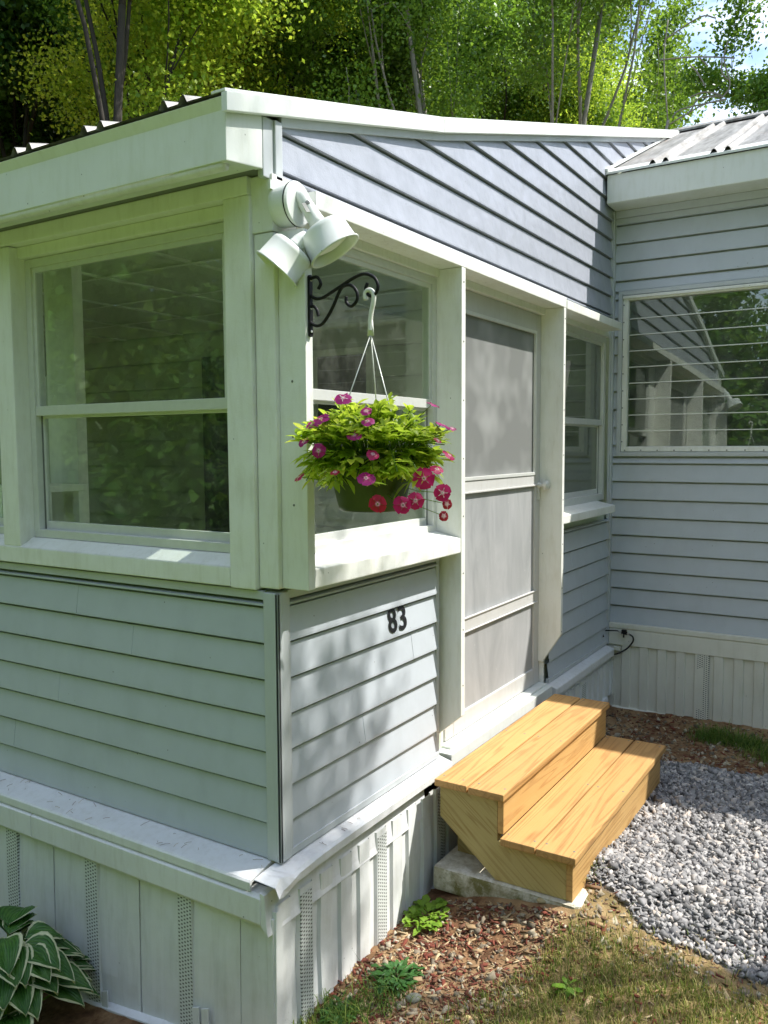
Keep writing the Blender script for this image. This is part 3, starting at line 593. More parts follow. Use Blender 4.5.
def window(name_parent, plane, ax, u0, u1, z0, z1, zr, thick=.03, fr=.03, mglass='glass', side=1, rail=.035):
    """single hung window in plane (ax=0: x=plane, along y; ax=1: y=plane, along x). side: interior direction"""
    def B(mb, ua, ub, da, db, za, zb):
        if ax == 0: mb.box(plane+da, plane+db, ua, ub, za, zb)
        else: mb.box(ua, ub, plane+da, plane+db, za, zb)
    m0 = MB(); B(m0, u0, u0+fr, 0, thick+.02, z0, z1); B(m0, u1-fr, u1, 0, thick+.02, z0, z1); B(m0, u0+fr, u1-fr, 0, thick+.02, z1-fr, z1); B(m0, u0+fr, u1-fr, 0, thick+.02, z0, z0+fr)
    w = m0.build('window', M['alum'], name_parent, .002)
    ui, uj = u0+fr, u1-fr
    s1 = MB(); t = .017   # upper sash (outer), lower sash (inner)
    B(s1, ui, ui+t, .008, .024, zr, z1-fr); B(s1, uj-t, uj, .008, .024, zr, z1-fr); B(s1, ui+t, uj-t, .008, .024, z1-fr-t, z1-fr); B(s1, ui, uj, .004, .026, zr-rail, zr)
    s1.build('sash', M['alum'], w, .0015)
    s2 = MB(); B(s2, ui, ui+.012, .028, .044, z0+fr, zr-rail); B(s2, uj-.012, uj, .028, .044, z0+fr, zr-rail); B(s2, ui+.012, uj-.012, .028, .044, z0+fr, z0+fr+.03); B(s2, ui+.012, uj-.012, .028, .044, zr-rail-.01, zr)
    s2.build('sash', M['alum'], w, .0015)
    tr = MB(); B(tr, ui, ui+.006, .0255, .0275, z0+fr, zr-rail); B(tr, uj-.006, uj, .0255, .0275, z0+fr, zr-rail); tr.each('track', M['alumd'], w)
    g1 = MB(); B(g1, ui+t, uj-t, .014, .017, zr, z1-fr-t); g1.build('pane', M[mglass], w)
    g2 = MB(); B(g2, ui+.012, uj-.012, .034, .037, z0+fr+.03, zr-rail-.01); g2.build('pane', M[mglass], w)
    return w
window(porch, .028, 0, .175, 1.185, .937, 1.958, 1.425)
window(porch, .028, 0, 1.286, 2.33, .937, 1.958, 1.425)
window(porch, .028, 0, 2.431, 3.48, .937, 1.958, 1.425)
window(porch, .012, 1, .05, 1.039, .925, 1.934, 1.455, fr=.028)
window(porch, .012, 1, 2.36, 3.255, .928, 1.934, 1.425, fr=.04, mglass='glass_grey')
mb = MB(); mb.box(2.221, 2.36, .012, .04, .928, 1.934); mb.build('window_filler', M['white'], porch)
mb = MB(); mb.box(.0, .055, 3.58, D_A, .9, 2.0); mb.build('wall_core', M['room_wall'], porch)

# ---- storm door
door = MB(); dy = .022
X0, X1, Z0, Z1 = 1.135, 2.205, .018, 1.934
fw = .078
def DB(m_, a, b, c, d_, y0=dy, y1=dy+.03): m_.box(a, b, y0, y1, c, d_)
DB(door, X0, X0+fw, Z0, Z1); DB(door, X1-fw, X1, Z0, Z1); DB(door, X0+fw, X1-fw, Z1-.085, Z1); DB(door, X0+fw, X1-fw, Z0, Z0+.085)
DB(door, X0+fw, X1-fw, .455, .515); DB(door, X0+fw, X1-fw, 1.068, 1.118)
d = door.build('storm_door', M['door'], porch, .004)
mb = MB(); a0, a1 = X0+fw-.002, X1-fw+.002; mb.box(a0, a1, dy+.010, dy+.016, .103, .456); mb.build('lower_panel', M['panel'], d)
mb = MB(); mb.box(a0, a1, dy+.010, dy+.016, .514, 1.069); mb.build('middle_panel', M['panel'], d)
mb = MB()
for zz0, zz1 in ((1.118, 1.849),):
    mb.box(a0, a0+.016, dy-.004, dy+.010, zz0, zz1); mb.box(a1-.016, a1, dy-.004, dy+.010, zz0, zz1); mb.box(a0+.016, a1-.016, dy-.004, dy+.010, zz1-.016, zz1); mb.box(a0+.016, a1-.016, dy-.004, dy+.010, zz0, zz0+.016)
mb.build('glazing_bead', M['alum'], d, .002)
mb = MB(); mb.box(a0+.004, a1-.004, dy+.011, dy+.014, 1.119, 1.848); mb.build('door_glass', M['glass_door'], d)
mb = MB(); mb.box(X0+.05, X1-.05, dy-.006, dy+.004, .4525, .4575); mb.box(X0+.05, X1-.05, dy-.006, dy+.004, .512, .518); mb.box(X0+.05, X1-.05, dy-.006, dy+.004, 1.062, 1.070); mb.each('moulding', M['door'], d, bevel=.002)
hx = X1-.035
mb = MB(); mb.lathe([(.018, 0), (.018, .006), (.010, .012), (.009, .026), (.024, .034), (.026, .050), (.016, .058), (.0005, .059)], (hx, dy, 1.065), (0, -1, 0), 20)
mb.box(hx-.009, hx+.009, dy-.006, dy, .99, 1.06); mb.build('handle', M['alum'], d, smooth=False)
mb = MB(); mb.box(1.085, 1.134, .03, .06, .003, 1.934); mb.box(2.206, 2.2205, .0, .06, .003, 1.934); mb.each('door_frame', M['white'], porch, bevel=.002)
mb = MB(); mb.box(1.05, 2.21, -.052, .06, -.048, .0035); mb.box(1.10, 2.205, -.022, .035, .004, .014); mb.build('door_threshold', M['fascia'], porch, .003)
# screws along the casing fronts
mb = MB()
for z_ in np.arange(.3, 1.95, .23):
    for x_ in (1.057, 2.204):
        mb.lathe([(.004, 0), (.003, .0015), (.0003, .002)], (x_, -.100, z_), (0, -1, 0), 8)
for z_ in (1.1, 1.3, 1.46, 1.8):
    mb.lathe([(.004, 0), (.003, .0015), (.0003, .002)], (-.002, -.075, z_), (-1, 0, 0), 8)
mb.each('screw', M['alumd'], porch)
mb = MB(); mb.lathe([(.0062, -.001), (.0062, .0006), (.0003, .001)], (-.002, .008, 1.39), (-1, 0, 0), 12); mb.build('knot_hole', M['dark'], porch)

# ---- skirting: bent flashing ledge + band + ribbed panels + bottom rail
mb = MB()
mb.prism([(.0, .02, .002), (-.112, .02, -.020), (-.118, .02, -.026), (-.118, .02, -.052), (-.113, .02, -.052), (-.106, .02, -.030), (.0, .02, -.012)], (0, D_A-.02, 0))
mb.build('ledge_flashing', M['flash'], porch, .0015)
mb = MB()
# B ledge: slightly crumpled lip at the corner (hand bent sheet)
n = 36
rows = []
for i_ in range(n+1):
    x_ = -.118+(1.03+.118)*i_/n
    c_ = math.exp(-max(0, x_+.118)/.09)
    wv = .006*math.sin(i_*1.9)*c_
    rows.append([(x_ if x_ > 0 else x_*.0+max(x_, -.118), .004, .002-.012*c_), (x_, -.058-.02*c_+wv, -.014+.016*c_*math.sin(i_*1.3)), (x_-.004*c_, -.066-.03*c_+wv, -.020-.02*c_), (x_+.003*c_, -.066-.022*c_, -.046-.018*c_*abs(math.sin(i_*.9)))])
vs = [p for r in rows for p in r]; mb.add(vs, [(i_*4+j_, i_*4+j_+1, (i_+1)*4+j_+1, (i_+1)*4+j_) for i_ in range(n) for j_ in range(3)])
vs2 = [(x_, y_+.002, z_-.002) for x_, y_, z_ in vs]; mb.add(vs2, [(i_*4+j_, i_*4+j_+1, (i_+1)*4+j_+1, (i_+1)*4+j_) for i_ in range(n) for j_ in range(3)])
mb.build('ledge_flashing', M['flash'], porch)
mb = MB(); mb.prism([(2.225, .0, .004), (2.225, -.060, -.012), (2.225, -.068, -.018), (2.225, -.068, -.060), (2.225, .0, -.060)], (1.035, 0, 0)); mb.build('ledge_flashing', M['flash'], porch, .003)
mb = MB()
for a_, b_ in ((-.02, 1.06), (1.063, D_A)):
    mb.prism([(-.068, a_, -.052), (-.108, a_, -.054), (-.122, a_, -.064), (-.122, a_, -.140), (-.117, a_, -.150), (-.112, a_, -.140), (-.068, a_, -.120)], (0, b_-a_, 0))
mb.build('skirting_band', M['flash'], porch, .002)
mb = MB(); mb.prism([(-.118, -.016, -.045), (-.118, -.034, -.050), (-.118, -.042, -.150), (-.118, -.047, -.176), (-.118, -.020, -.150)], (.965, 0, 0)); mb.build('skirting_band', M['flash'], porch, .002)
mb = MB(); mb.prism([(2.225, 0, -.06), (2.225, -.034, -.062), (2.225, -.038, -.165), (2.225, -.02, -.165)], (1.09, 0, 0)); mb.build('skirting_band', M['flash'], porch, .002)
def rib_sheet(mb, ax, plane, u0, u1, start, zt, zb, per=.111, d=.011, duty=.62, vents=()):
    prof = []; kk = math.floor((u0-start)/per)
    u = start+kk*per
    while u < u1+per:
        prof += [(u, 0), (u+.006, -d), (u+per*duty, -d), (u+per*duty+.006, 0)]; u += per
    prof = [(min(max(a_, u0), u1), b_) for a_, b_ in prof]
    P2 = [prof[0]]
    for q_ in prof[1:]:
        if q_[0] > P2[-1][0]+1e-5: P2.append(q_)
    vs = []
    for u_, o_ in P2:
        jit = .004*math.sin(u_*5+1)+.003*math.sin(u_*13)
        for z_, s_ in ((zt(u_), 0), (0, 1), (zb(u_), 0)):
            z__ = z_ if not s_ else (zt(u_)+zb(u_))/2
            pp = plane+o_+(jit if s_ else 0)
            vs.append((pp, u_, z__) if ax == 0 else (u_, pp, z__))
    n = len(P2); mb.add(vs, [(3*i_+j_, 3*i_+j_+1, 3*i_+j_+4, 3*i_+j_+3) for i_ in range(n-1) for j_ in range(2)])
def zbA(u): return float(gh(-.12, u))-.03
def zbB(u): return -.600+.085*u
# side A : broad flat panels with folded seams
mb = MB(); vs = []
seams = [.085+.4475*i_ for i_ in range(13)]; seams = [-.055]+[s_ for s_ in seams if s_ < D_A]
for s0, s1 in zip(seams[:-1], seams[1:]):
    nn = 8
    if s1-s0 > .2: s0 += .003; s1 -= .004
    vs += [(-.06, s0, -.11), (-.06, s0, -.33), (-.06, s0, -.55), (-.06, s0, zbA(s0))]
    for i_ in range(nn+1):
        u_ = s0+(s1-s0)*i_/nn; bul = .010*math.sin(math.pi*i_/nn)**.7*(1 if s1-s0 > .2 else .3)
        if s1-s0 > .2 and i_ in (2, 6): bul -= .006
        vs += [(-.088-bul*.3, u_, -.11), (-.092-bul, u_, -.33), (-.095-bul*.8, u_, -.55), (-.095, u_, zbA(u_))]
        if i_ == nn: vs += [(-.060, u_, -.11), (-.060, u_, -.33), (-.060, u_, -.55), (-.060, u_, zbA(u_))]
n = len(vs)//4; mb.add(vs, [(4*i_+j_, 4*i_+j_+1, 4*i_+j_+5, 4*i_+j_+4) for i_ in range(n-1) for j_ in range(3)])
sk = mb.build('skirting', M['skirt'], porch, smooth=False)
for s0 in seams[1:-1]:
    c_ = s0+.223
    mb = MB(); mb.add([(-.107, c_-.031, -.12), (-.107, c_+.031, -.12), (-.108, c_+.031, -.33), (-.108, c_-.031, -.33), (-.109, c_+.031, -.70), (-.109, c_-.031, -.70)], [(0, 1, 2, 3), (3, 2, 4, 5)])
    for s_ in (-.031, .031): mb.add([(-.107, c_+s_, -.12), (-.109, c_+s_, -.70), (-.088, c_+s_, -.70), (-.088, c_+s_, -.12)], [(0, 1, 2, 3)])
    mb.build('vent_strip', M['venty'], sk)
mb = MB()   # bent-out tabs near the ground between strips
for y_, z_ in ((.245, -.50), (.205, -.49), (.68, -.60)):
    mb.prism([(-.1115, y_, z_), (-.1115, y_+.03, z_-.012), (-.1115, y_+.028, z_-.2), (-.1115, y_, z_-.2)], (-.004, 0, 0))
mb.each('bent_tab', M['skirt'], sk)
mb = MB(); rib_sheet(mb, 1, -.034, -.092, 1.30, .035, lambda u: -.10, zbB); rib_sheet(mb, 1, -.034, 1.30, 3.31, .035, lambda u: -.10, lambda u: zbB(u)); skb = mb.build('skirting', M['skirt'], porch)
mb = MB(); mb.box(-.097, -.06, -.048, -.02, -.62, -.13); mb.build('skirting_corner', M['skirt'], porch, .006)
for c_ in (.071, .519, .967, 2.75):
    mb = MB(); mb.add([(c_-.030, -.047, -.12), (c_+.030, -.047, -.12), (c_+.030, -.047, zbB(c_)), (c_-.030, -.047, zbB(c_))], [(0, 1, 2, 3)])
    for s_ in (-.03, .03): mb.add([(c_+s_, -.047, -.12), (c_+s_, -.03, -.12), (c_+s_, -.03, zbB(c_)), (c_+s_, -.047, zbB(c_))], [(0, 1, 2, 3)])
    mb.build('vent_strip', M['ventx'], skb)
mb = MB(); mb.prism([(-.02, -.036, zbB(-.02)-.018), (-.02, -.060, zbB(-.02)-.022), (-.02, -.060, zbB(-.02)+.004), (-.02, -.052, zbB(-.02)+.022), (-.02, -.036, zbB(-.02)+.022)], (3.2, 0, .085*3.2)); mb.build('bottom_rail', M['flash'], porch, .002)
mb = MB(); mb.prism([(-.095, .0, zbA(0)+.01), (-.120, .0, zbA(0)+.01), (-.120, .0, zbA(0)+.035), (-.095, .0, zbA(0)+.045)], (0, 1.0, zbA(1.0)-zbA(0))); mb.prism([(-.095, 1.0, zbA(1)+.01), (-.120, 1.0, zbA(1)+.01), (-.120, 1.0, zbA(1)+.035), (-.095, 1.0, zbA(1)+.045)], (0, D_A-1, 0)); mb.build('bottom_rail', M['flash'], porch, .002)
# ---- interior
mb = MB(); mb.box(.06, XC, .06, D_A, -.08, -.02); mb.build('porch_floor', M['room_floor'], porch)
mb = MB(); mb.box(.055, XC, .055, Q0, 2.235, 2.27); mb.box(.055, XC, Q1, D_A, 2.235, 2.27); mb.box(.055, QX0, Q0, Q1, 2.235, 2.27); mb.box(QX1, XC, Q0, Q1, 2.235, 2.27); mb.build('porch_ceiling', M['room_ceil'], porch)
mb = MB()
for y_ in (.9, 1.6, 2.3, 3.0, 3.7, 4.4): mb.box(.06, XC-.02, y_-.012, y_+.012, 2.223, 2.2345)
for x_ in (.65, 1.3, 1.95, 2.6): mb.box(x_-.012, x_+.012, .06, D_A, 2.219, 2.2225)
mb.each('ceiling_batten', M['batten'], porch)
mb = MB(); mb.box(.055, XC, D_A-.05, D_A, -.1, .9); mb.box(.055, XC, D_A-.05, D_A, 1.95, 2.24)
for x_ in (.055, 1.1, 2.15, 3.2): mb.box(x_, x_+.1, D_A-.05, D_A, .9, 1.95)
mb.build('end_wall', M['room_wall'], porch)
mb = MB(); mb.box(.30, .35, 1.27, 1.45, .0, 2.218); mb.build('interior_post', M['batten'], porch, .004)

# ------------------------------------------------------------ main house
house = empty('mobile_home', (XC, 0, 0), 'grey sided mobile home with louvred window and corrugated metal roof', 'house')
LY = -7.0
zc = [.144+PITCH*i_ for i_ in range(23)]; zc = [z for z in zc if z < 2.70]+[2.705]
wy0, wy1, wz0, wz1 = -2.6, -.045, 1.20, 2.215
mb = MB()
siding_y(mb, LY, -.0225, XC, [z for z in zc if z <= wz0+.01]+[wz0-.002])
zin = [wz0-.002]+[z for z in zc if wz0 < z < wz1]+[wz1+.002]
siding_y(mb, wy1+.002, -.0225, XC, zin); siding_y(mb, LY, wy0-.002, XC, zin)
siding_y(mb, LY, -.0225, XC, [wz1+.002]+[z for z in zc if z > wz1+.01]); mb.build('siding', M['siding'], house)
mb = MB(); mb.box(XC+.016, XC+.10, LY, D_A+1, -.30, wz0); mb.box(XC+.016, XC+.10, LY, D_A+1, wz1, 2.86); mb.box(XC+.016, XC+.10, wy1, D_A+1, wz0, wz1); mb.box(XC+.016, XC+.10, LY, wy0, wz0, wz1)
mb.build('wall', M['room_wall'], house)
mb = MB(); mb.box(7.0, 7.1, LY, D_A+1, -.3, 2.86); mb.box(XC+.1, 7.0, LY, LY+.1, -.3, 2.86); mb.box(XC+.1, 7.0, D_A+.9, D_A+1, -.3, 2.86); mb.build('wall', M['siding'], house)
mb = MB(); mb.box(XC+.1, 7, LY+.1, D_A+.9, .0, .04); mb.box(XC+.1, 7, LY+.1, D_A+.9, 2.5, 2.53); mb.box(5.6, 5.65, LY+.1, D_A+.9, .04, 2.5); mb.build('interior_room', M['room_wall'], house)
# old siding seen on this wall from inside the porch, dark door + white framed window
mb = MB(); siding_y(mb, .06, D_A-.05, XC, [-.02+PITCH*2*i_ for i_ in range(11)], d=.02); mb.build('siding', M['room_wall'], house)
mb = MB(); mb.box(XC-.06, XC-.022, 1.75, 1.80, 1.0, 2.0); mb.box(XC-.06, XC-.022, 2.75, 2.80, 1.0, 2.0); mb.box(XC-.06, XC-.022, 2.25, 2.29, 1.05, 1.95); mb.box(XC-.06, XC-.022, 1.80, 2.75, 1.95, 2.0); mb.box(XC-.06, XC-.022, 1.80, 2.75, 1.0, 1.05)
wi = mb.build('inner_window', M['batten'], house); mb = MB(); mb.box(XC-.045, XC-.023, 1.80, 2.25, 1.05, 1.95); mb.box(XC-.045, XC-.023, 2.29, 2.75, 1.05, 1.95); mb.each('pane', M['dark'], wi)
mb = MB(); mb.box(XC-.05, XC-.021, 3.05, 3.45, -.0, 2.02); mb.build('inner_door', M['dark'], house)
# trim around wall C: skirting band and rail
mb = MB(); mb.prism([(XC-.02, LY, .143), (XC-.040, LY, .141), (XC-.040, LY, .112), (XC-.030, LY, .108), (XC-.036, LY, .100), (XC-.040, LY, .006), (XC-.02, LY, .000), (XC, LY, .0), (XC, LY, .143)], (0, -LY-.024, 0)); mb.build('skirting_band', M['skirt_cream'], house, .002)
mb = MB(); rib_sheet(mb, 0, XC-.022, LY, -.06, -.045-.0065-.111*40, lambda u: .03, lambda u: -.44, d=.013, duty=.5); skc = mb.build('skirting', M['skirt_cream'], house)
for c_ in (-.60, -1.05, -1.49):
    mb = MB(); mb.add([(XC-.038, c_-.034, .005), (XC-.038, c_+.034, .005), (XC-.038, c_+.034, -.42), (XC-.038, c_-.034, -.42)], [(0, 1, 2, 3)])
    for s_ in (-.034, .034): mb.add([(XC-.038, c_+s_, .005), (XC-.02, c_+s_, .005), (XC-.02, c_+s_, -.42), (XC-.038, c_+s_, -.42)], [(0, 1, 2, 3)])
    mb.build('vent_strip', M['ventc'], skc)
mb = MB(); mb.prism([(XC-.015, -.05, -.43), (XC-.050, -.05, -.43), (XC-.052, -.05, -.408), (XC-.040, -.05, -.395), (XC-.015, -.05, -.395)], (0, -3.0, -.02)); mb.build('bottom_rail', M['skirt_cream'], house, .002)
mb = MB(); mb.box(XC-.03, XC+.1, -.06, .0, -.45, .0); mb.box(3.27, 3.31, -.10, -.06, -.030, -.005); mb.build('skirting_corner', M['skirt_cream'], house, .002)
# louvre window
mb = MB()
def frameY(m_, y0, y1, z0, z1, w_, xa, xb):
    m_.box(xa, xb, y0, y0+w_, z0, z1); m_.box(xa, xb, y1-w_, y1, z0, z1); m_.box(xa, xb, y0+w_, y1-w_, z1-w_, z1); m_.box(xa, xb, y0+w_, y1-w_, z0, z0+w_)
frameY(mb, wy0, wy1, wz0, wz1, .026, XC-.024, XC+.03); lw = mb.build('louvred_window', M['siding_trim'], house, .003)
mb = MB(); frameY(mb, wy0+.028, wy1-.028, wz0+.028, wz1-.028, .030, XC-.016, XC+.05); mb.box(XC-.030, XC-.0161, wy0+.03, wy1-.03, wz1-.048, wz1-.030); mb.build('window_frame', M['white'], lw, .003)
mb = MB(); mb.box(XC-.012, XC+.03, wy1-.064, wy1-.059, wz0+.06, wz1-.06); mb.box(XC-.012, XC+.03, wy0+.059, wy0+.064, wz0+.06, wz1-.06); mb.each('window_track', M['alum'], lw)
zl = [1.262+.0985*i_ for i_ in range(9)]; zl[-1] = 2.155-.0
for i_ in range(9):
    z0_ = 1.258+.0985*i_; z1_ = min(z0_+.106, 2.155)
    mb = MB(); y0_, y1_ = wy0+.066, wy1-.066
    x0_ = XC+.001+.0004*i_; x1_ = x0_+.0035
    mb.add([(x0_, y0_, z0_), (x0_, y1_, z0_), (x1_, y1_, z1_), (x1_, y0_, z1_), (x0_+.005, y0_, z0_), (x0_+.005, y1_, z0_), (x1_+.005, y1_, z1_), (x1_+.005, y0_, z1_)],
           [(0, 3, 2, 1), (4, 5, 6, 7), (0, 1, 5, 4), (3, 7, 6, 2), (0, 4, 7, 3), (1, 2, 6, 5)]); mb.build('glass_slat', M['glass_louver'], lw)
    mb = MB(); mb.box(x0_-.006, x0_+.008, y0_, y1_, z0_-.003, z0_+.0025); mb.build('slat_edge', M['alum'], lw)
mb = MB()
for i_ in range(24): mb.lathe([(.0042, 0), (.0042, .003), (.0002, .004)], (XC-.0165, wy1-.052-.1*i_, wz0+.036), (-1, 0, 0), 7)
for i_ in range(9): mb.lathe([(.0042, 0), (.0042, .003), (.0002, .004)], (XC-.0165, wy1-.034, wz0+.09+.105*i_), (-1, 0, 0), 7)
mb.each('screw', M['alumd'], lw)
# eave fascia, soffit strip, roof
mb = MB(); mb.prism([(3.115, -.022, 2.868), (3.115, -.022, 2.705), (3.135, -.022, 2.70), (3.42, -.022, 2.70), (3.42, -.022, 2.84), (3.13, -.022, 2.868)], (0, LY+.02, 0)); mb.build('eave_fascia', M['fascia'], house, .003)
mb = MB(); mb.box(XC-.035, XC-.0, LY, -.023, 2.655, 2.6985); mb.box(XC-.022, XC-.0, LY, -.023, 2.625, 2.6545); mb.build('siding_trim', M['siding_trim'], house, .002)
mb = MB(); mb.prism([(3.100, -.016, 2.869), (3.100, -.016, 2.882), (3.20, -.016, 2.930), (3.20, -.016, 2.917)], (0, LY, 0)); mb.build('drip_edge', M['fascia'], house)
pts = [(3.112, mroof(3.10)+.012), (4.93, 3.672)]
mb = MB(); ribbed(mb, LY, -.03, pts, -.286-.073-.335*20, pair=.335, gap=.073, h=.026, w=.042); mb.build('metal_roof', M['roof'], house)
mb = MB(); mb.prism([(3.10, -.030, 2.888), (4.93, -.030, 3.680), (4.93, -.030, 3.696), (3.10, -.030, 2.904)], (0, .028, 0)); mb.build('roof_edge_trim', M['fascia'], house, .002)
mb = MB(); mb.prism([(4.80, LY, 3.645), (4.95, LY, 3.712), (5.10, LY, 3.65), (5.10, LY, 3.64), (4.95, LY, 3.695), (4.80, LY, 3.63)], (0, -LY+D_A, 0)); mb.build('ridge_cap', M['roof'], house)
mb = MB(); ribbed(mb, LY, D_A+1, [(4.95, 3.68), (7.35, 2.75)], LY+.1); mb.build('metal_roof', M['roof'], house)
mb = MB(); mb.prism([(3.13, LY+.02, 2.86), (7.3, LY+.02, 2.75), (4.95, LY+.02, 3.66)], (0, .04, 0)); mb.build('gable', M['siding'], house)

# ------------------------------------------------------------ house number
hn = empty('house_number', (.69, -.013, .6), 'black number 83 sticker on the lap siding under the window', 'house number')
def digit(ch, x0, x1, z0, z1):
    cu = bpy.data.curves.new('digit', 'FONT'); cu.body = ch; cu.extrude = .0; cu.offset = .018; ob = bpy.data.objects.new('tmp', cu); COL.objects.link(ob)
    bpy.context.view_layer.update(); me = bpy.data.meshes.new_from_object(ob); bpy.data.objects.remove(ob)
    co = np.array([v.co for v in me.vertices]); mn = co.min(0); mxx = co.max(0)
    for v in me.vertices:
        u = (v.co.x-mn[0])/(mxx[0]-mn[0]); w = (v.co.y-mn[1])/(mxx[1]-mn[1]); z = z0+w*(z1-z0)
        yy = -.0205+(z-.574)*.135 if z > .574 else -.0205
        v.co = Vector((x0+u*(x1-x0), yy, z))-Vector(hn.location)
    me.name = 'digit'; me.materials.clear(); me.materials.append(M['digit']); o = bpy.data.objects.new('digit', me); link(o, hn)
digit('8', .624, .683, .587, .678); digit('3', .696, .752, .585, .676)

# ------------------------------------------------------------ twin flood lamp
lamp = empty('flood_lamp', (.02, -.03, 1.96), 'white twin head outdoor floodlight on the porch corner', 'lamp')
pc = Vector((.012, -.031, 1.962))
mb = MB(); mb.lathe([(.058, 0), (.060, .012), (.060, .052), (.056, .056)], pc, (0, -1, 0), 40, True, True); mb.box(.066, .105, -.058, -.050, 1.955, 1.975); mb.box(-.045, -.018, -.040, -.031, 2.0, 2.025); mb.build('junction_box', M['lamp'], lamp, 0)
mb = MB(); mb.lathe([(.0635, .0565), (.0635, .0585)], pc, (0, -1, 0), 40, True, True); mb.build('gasket', M['black'], lamp)
mb = MB(); mb.lathe([(.062, .059), (.063, .062), (.058, .067), (.0005, .069)], pc, (0, -1, 0), 40, True); mb.build('cover_plate', M['lamp'], lamp)
def head(a, ax, rr, hh, stem):
    ax = Vector(ax).normalized(); a = Vector(a)
    mb = MB(); mb.lathe([(.012, -.012), (.017, 0), (.019, .006), (.021, stem*.35), (.0235, stem*.8), (.027, stem), (.0005, stem+.001)], a, ax, 24, True)
    mb.lathe([(.008, -.02), (.008, .004)], a, ax, 12, True, True); mb.build('lamp_socket', M['lamp'], lamp, smooth=True)
    t = a+ax*stem
    mb = MB(); mb.lathe([(.020, -.002), (rr*.78, .003), (rr*.92, .010), (rr*.96, .020), (rr, hh), (rr*1.07, hh+.001), (rr*1.075, hh+.005), (rr*1.0, hh+.006), (rr*.97, hh), (rr*.93, .022), (rr*.88, .013), (.020, .006)], t, ax, 40)
    s_ = mb.build('lamp_shade', M['lamp'], lamp, smooth=True)
    mb = MB(); mb.lathe([(.020, .012), (rr*.5, hh*.35), (rr*.80, hh*.62), (rr*.84, hh*.72), (rr*.6, hh*.80), (.0005, hh*.86)], t, ax, 32); mb.build('bulb', M['lampin'], lamp, smooth=True)
    mb = MB(); mb.lathe([(.008, 0), (.006, .004), (.0004, .0045)], a+ax*.035+ax.orthogonal().normalized()*.018, ax.orthogonal(), 12, True); mb.build('adjusting_screw', M['alumd'], lamp)
    return t
j1 = pc+Vector((.0, -.071, .022)); j2 = pc+Vector((-.012, -.090, -.098))
mb = MB(); mb.prism([j1+Vector(v) for v in ((-.0235, -.022, -.030), (-.0195, -.036, -.056), (-.009, -.042, -.054), (-.013, -.028, -.028))], (-.0012, -.0012, 0)); mb.build('sticker', M['alumd'], lamp)
head(j1, (.23, -.48, -.85), .074, .078, .105)
head(j2, (-.36, .50, -.72), .068, .080, .036)

# ------------------------------------------------------------ scroll bracket
bx = .016
br = empty('scroll_bracket', (bx, -.126, 1.58), 'black wrought iron scroll bracket screwed to the white corner post', 'bracket')
mb = MB(); mb.box(bx-.0075, bx+.0075, -.1335, -.1265, 1.592, 1.752); mb.lathe([(.0075, 0), (.0075, .007)], (bx, -.1265, 1.592), (0, -1, 0), 16, True, True); mb.lathe([(.0075, 0), (.0075, .007)], (bx, -.1265, 1.752), (0, -1, 0), 16, True, True)
mb.build('back_plate', M['black'], br)
for z_ in (1.600, 1.665, 1.745):
    mb = MB(); mb.lathe([(.004, 0), (.0032, .0016), (.0003, .002)], (bx, -.1335, z_), (0, -1, 0), 10); mb.build('screw', M['alum'], br)
def bz(pts, n=40):
    """Catmull-Rom through (y,z)"""
    P = [Vector((bx, a_, b_)) for a_, b_ in pts]; P = [P[0]*2-P[1]]+P+[P[-1]*2-P[-2]]; out = []
    for i_ in range(1, len(P)-2):
        for t_ in np.linspace(0, 1, 8, endpoint=False):
            a_, b_, c_, d_ = P[i_-1:i_+3]; out.append(.5*((2*b_)+(c_-a_)*t_+(2*a_-5*b_+4*c_-d_)*t_**2+(3*b_-a_-3*c_+d_)*t_**3))
    out.append(P[-2]); return out
# pixel outline of the scroll work read on the real plane x = bx
def sp(l): return [tuple(at(250+a_/5.12, 170+b_/5.12, 0, bx))[1:] for a_, b_ in l]
top = sp([(350, 610), (362, 580), (345, 550), (315, 556), (298, 590), (300, 630), (330, 656), (370, 655), (420, 625), (480, 585), (540, 548), (590, 532), (635, 550), (655, 590), (645, 630), (618, 645), (600, 632), (592, 610), (602, 578)])
low = sp([(350, 748), (342, 715), (322, 698), (300, 720), (300, 765), (330, 795), (365, 792), (395, 755), (425, 700), (450, 640), (475, 598), (515, 590), (545, 620), (548, 665), (520, 697), (495, 680), (492, 648)])
mb = MB(); mb.tube(bz(top), .0048, 8); mb.build('scroll_arm', M['black'], br, smooth=True)
mb = MB(); mb.tube(bz(low), .0048, 8); mb.build('scroll_arm', M['black'], br, smooth=True)

# ------------------------------------------------------------ hanging basket
hook = Vector(at(250+612/5.12, 170+640/5.12, 0, bx))
BC = Vector((.020, hook.y+.0, 1.155))      # basket axis
hb = empty('hanging_basket', BC, 'hanging basket of magenta and pink flowers in an olive plastic pot', 'flower basket')
pr = [(.083, -.062), (.088, -.060), (.094, -.045), (.112, .030), (.124, .078), (.129, .079), (.130, .092), (.124, .094), (.118, .080), (.106, .030), (.088, -.045), (.0005, -.050)]
mb = MB(); mb.lathe([(.0005, -.062)]+pr, BC, (0, 0, 1), 48); mb.build('pot', M['pot'], hb, smooth=True)
mb = MB(); mb.lathe([(.0005, .070), (.117, .066)], BC, (0, 0, 1), 32); mb.build('potting_soil', M['bark'], hb)
top_h = Vector((bx, hook.y-.003, hook.z-.098))
mb = MB(); hk = []
for i_ in range(16):
    an = R_(-60+i_*18); hk.append((bx, hook.y+.002-.016*math.sin(an)*1.0, hook.z-.010+.019*math.cos(an)))
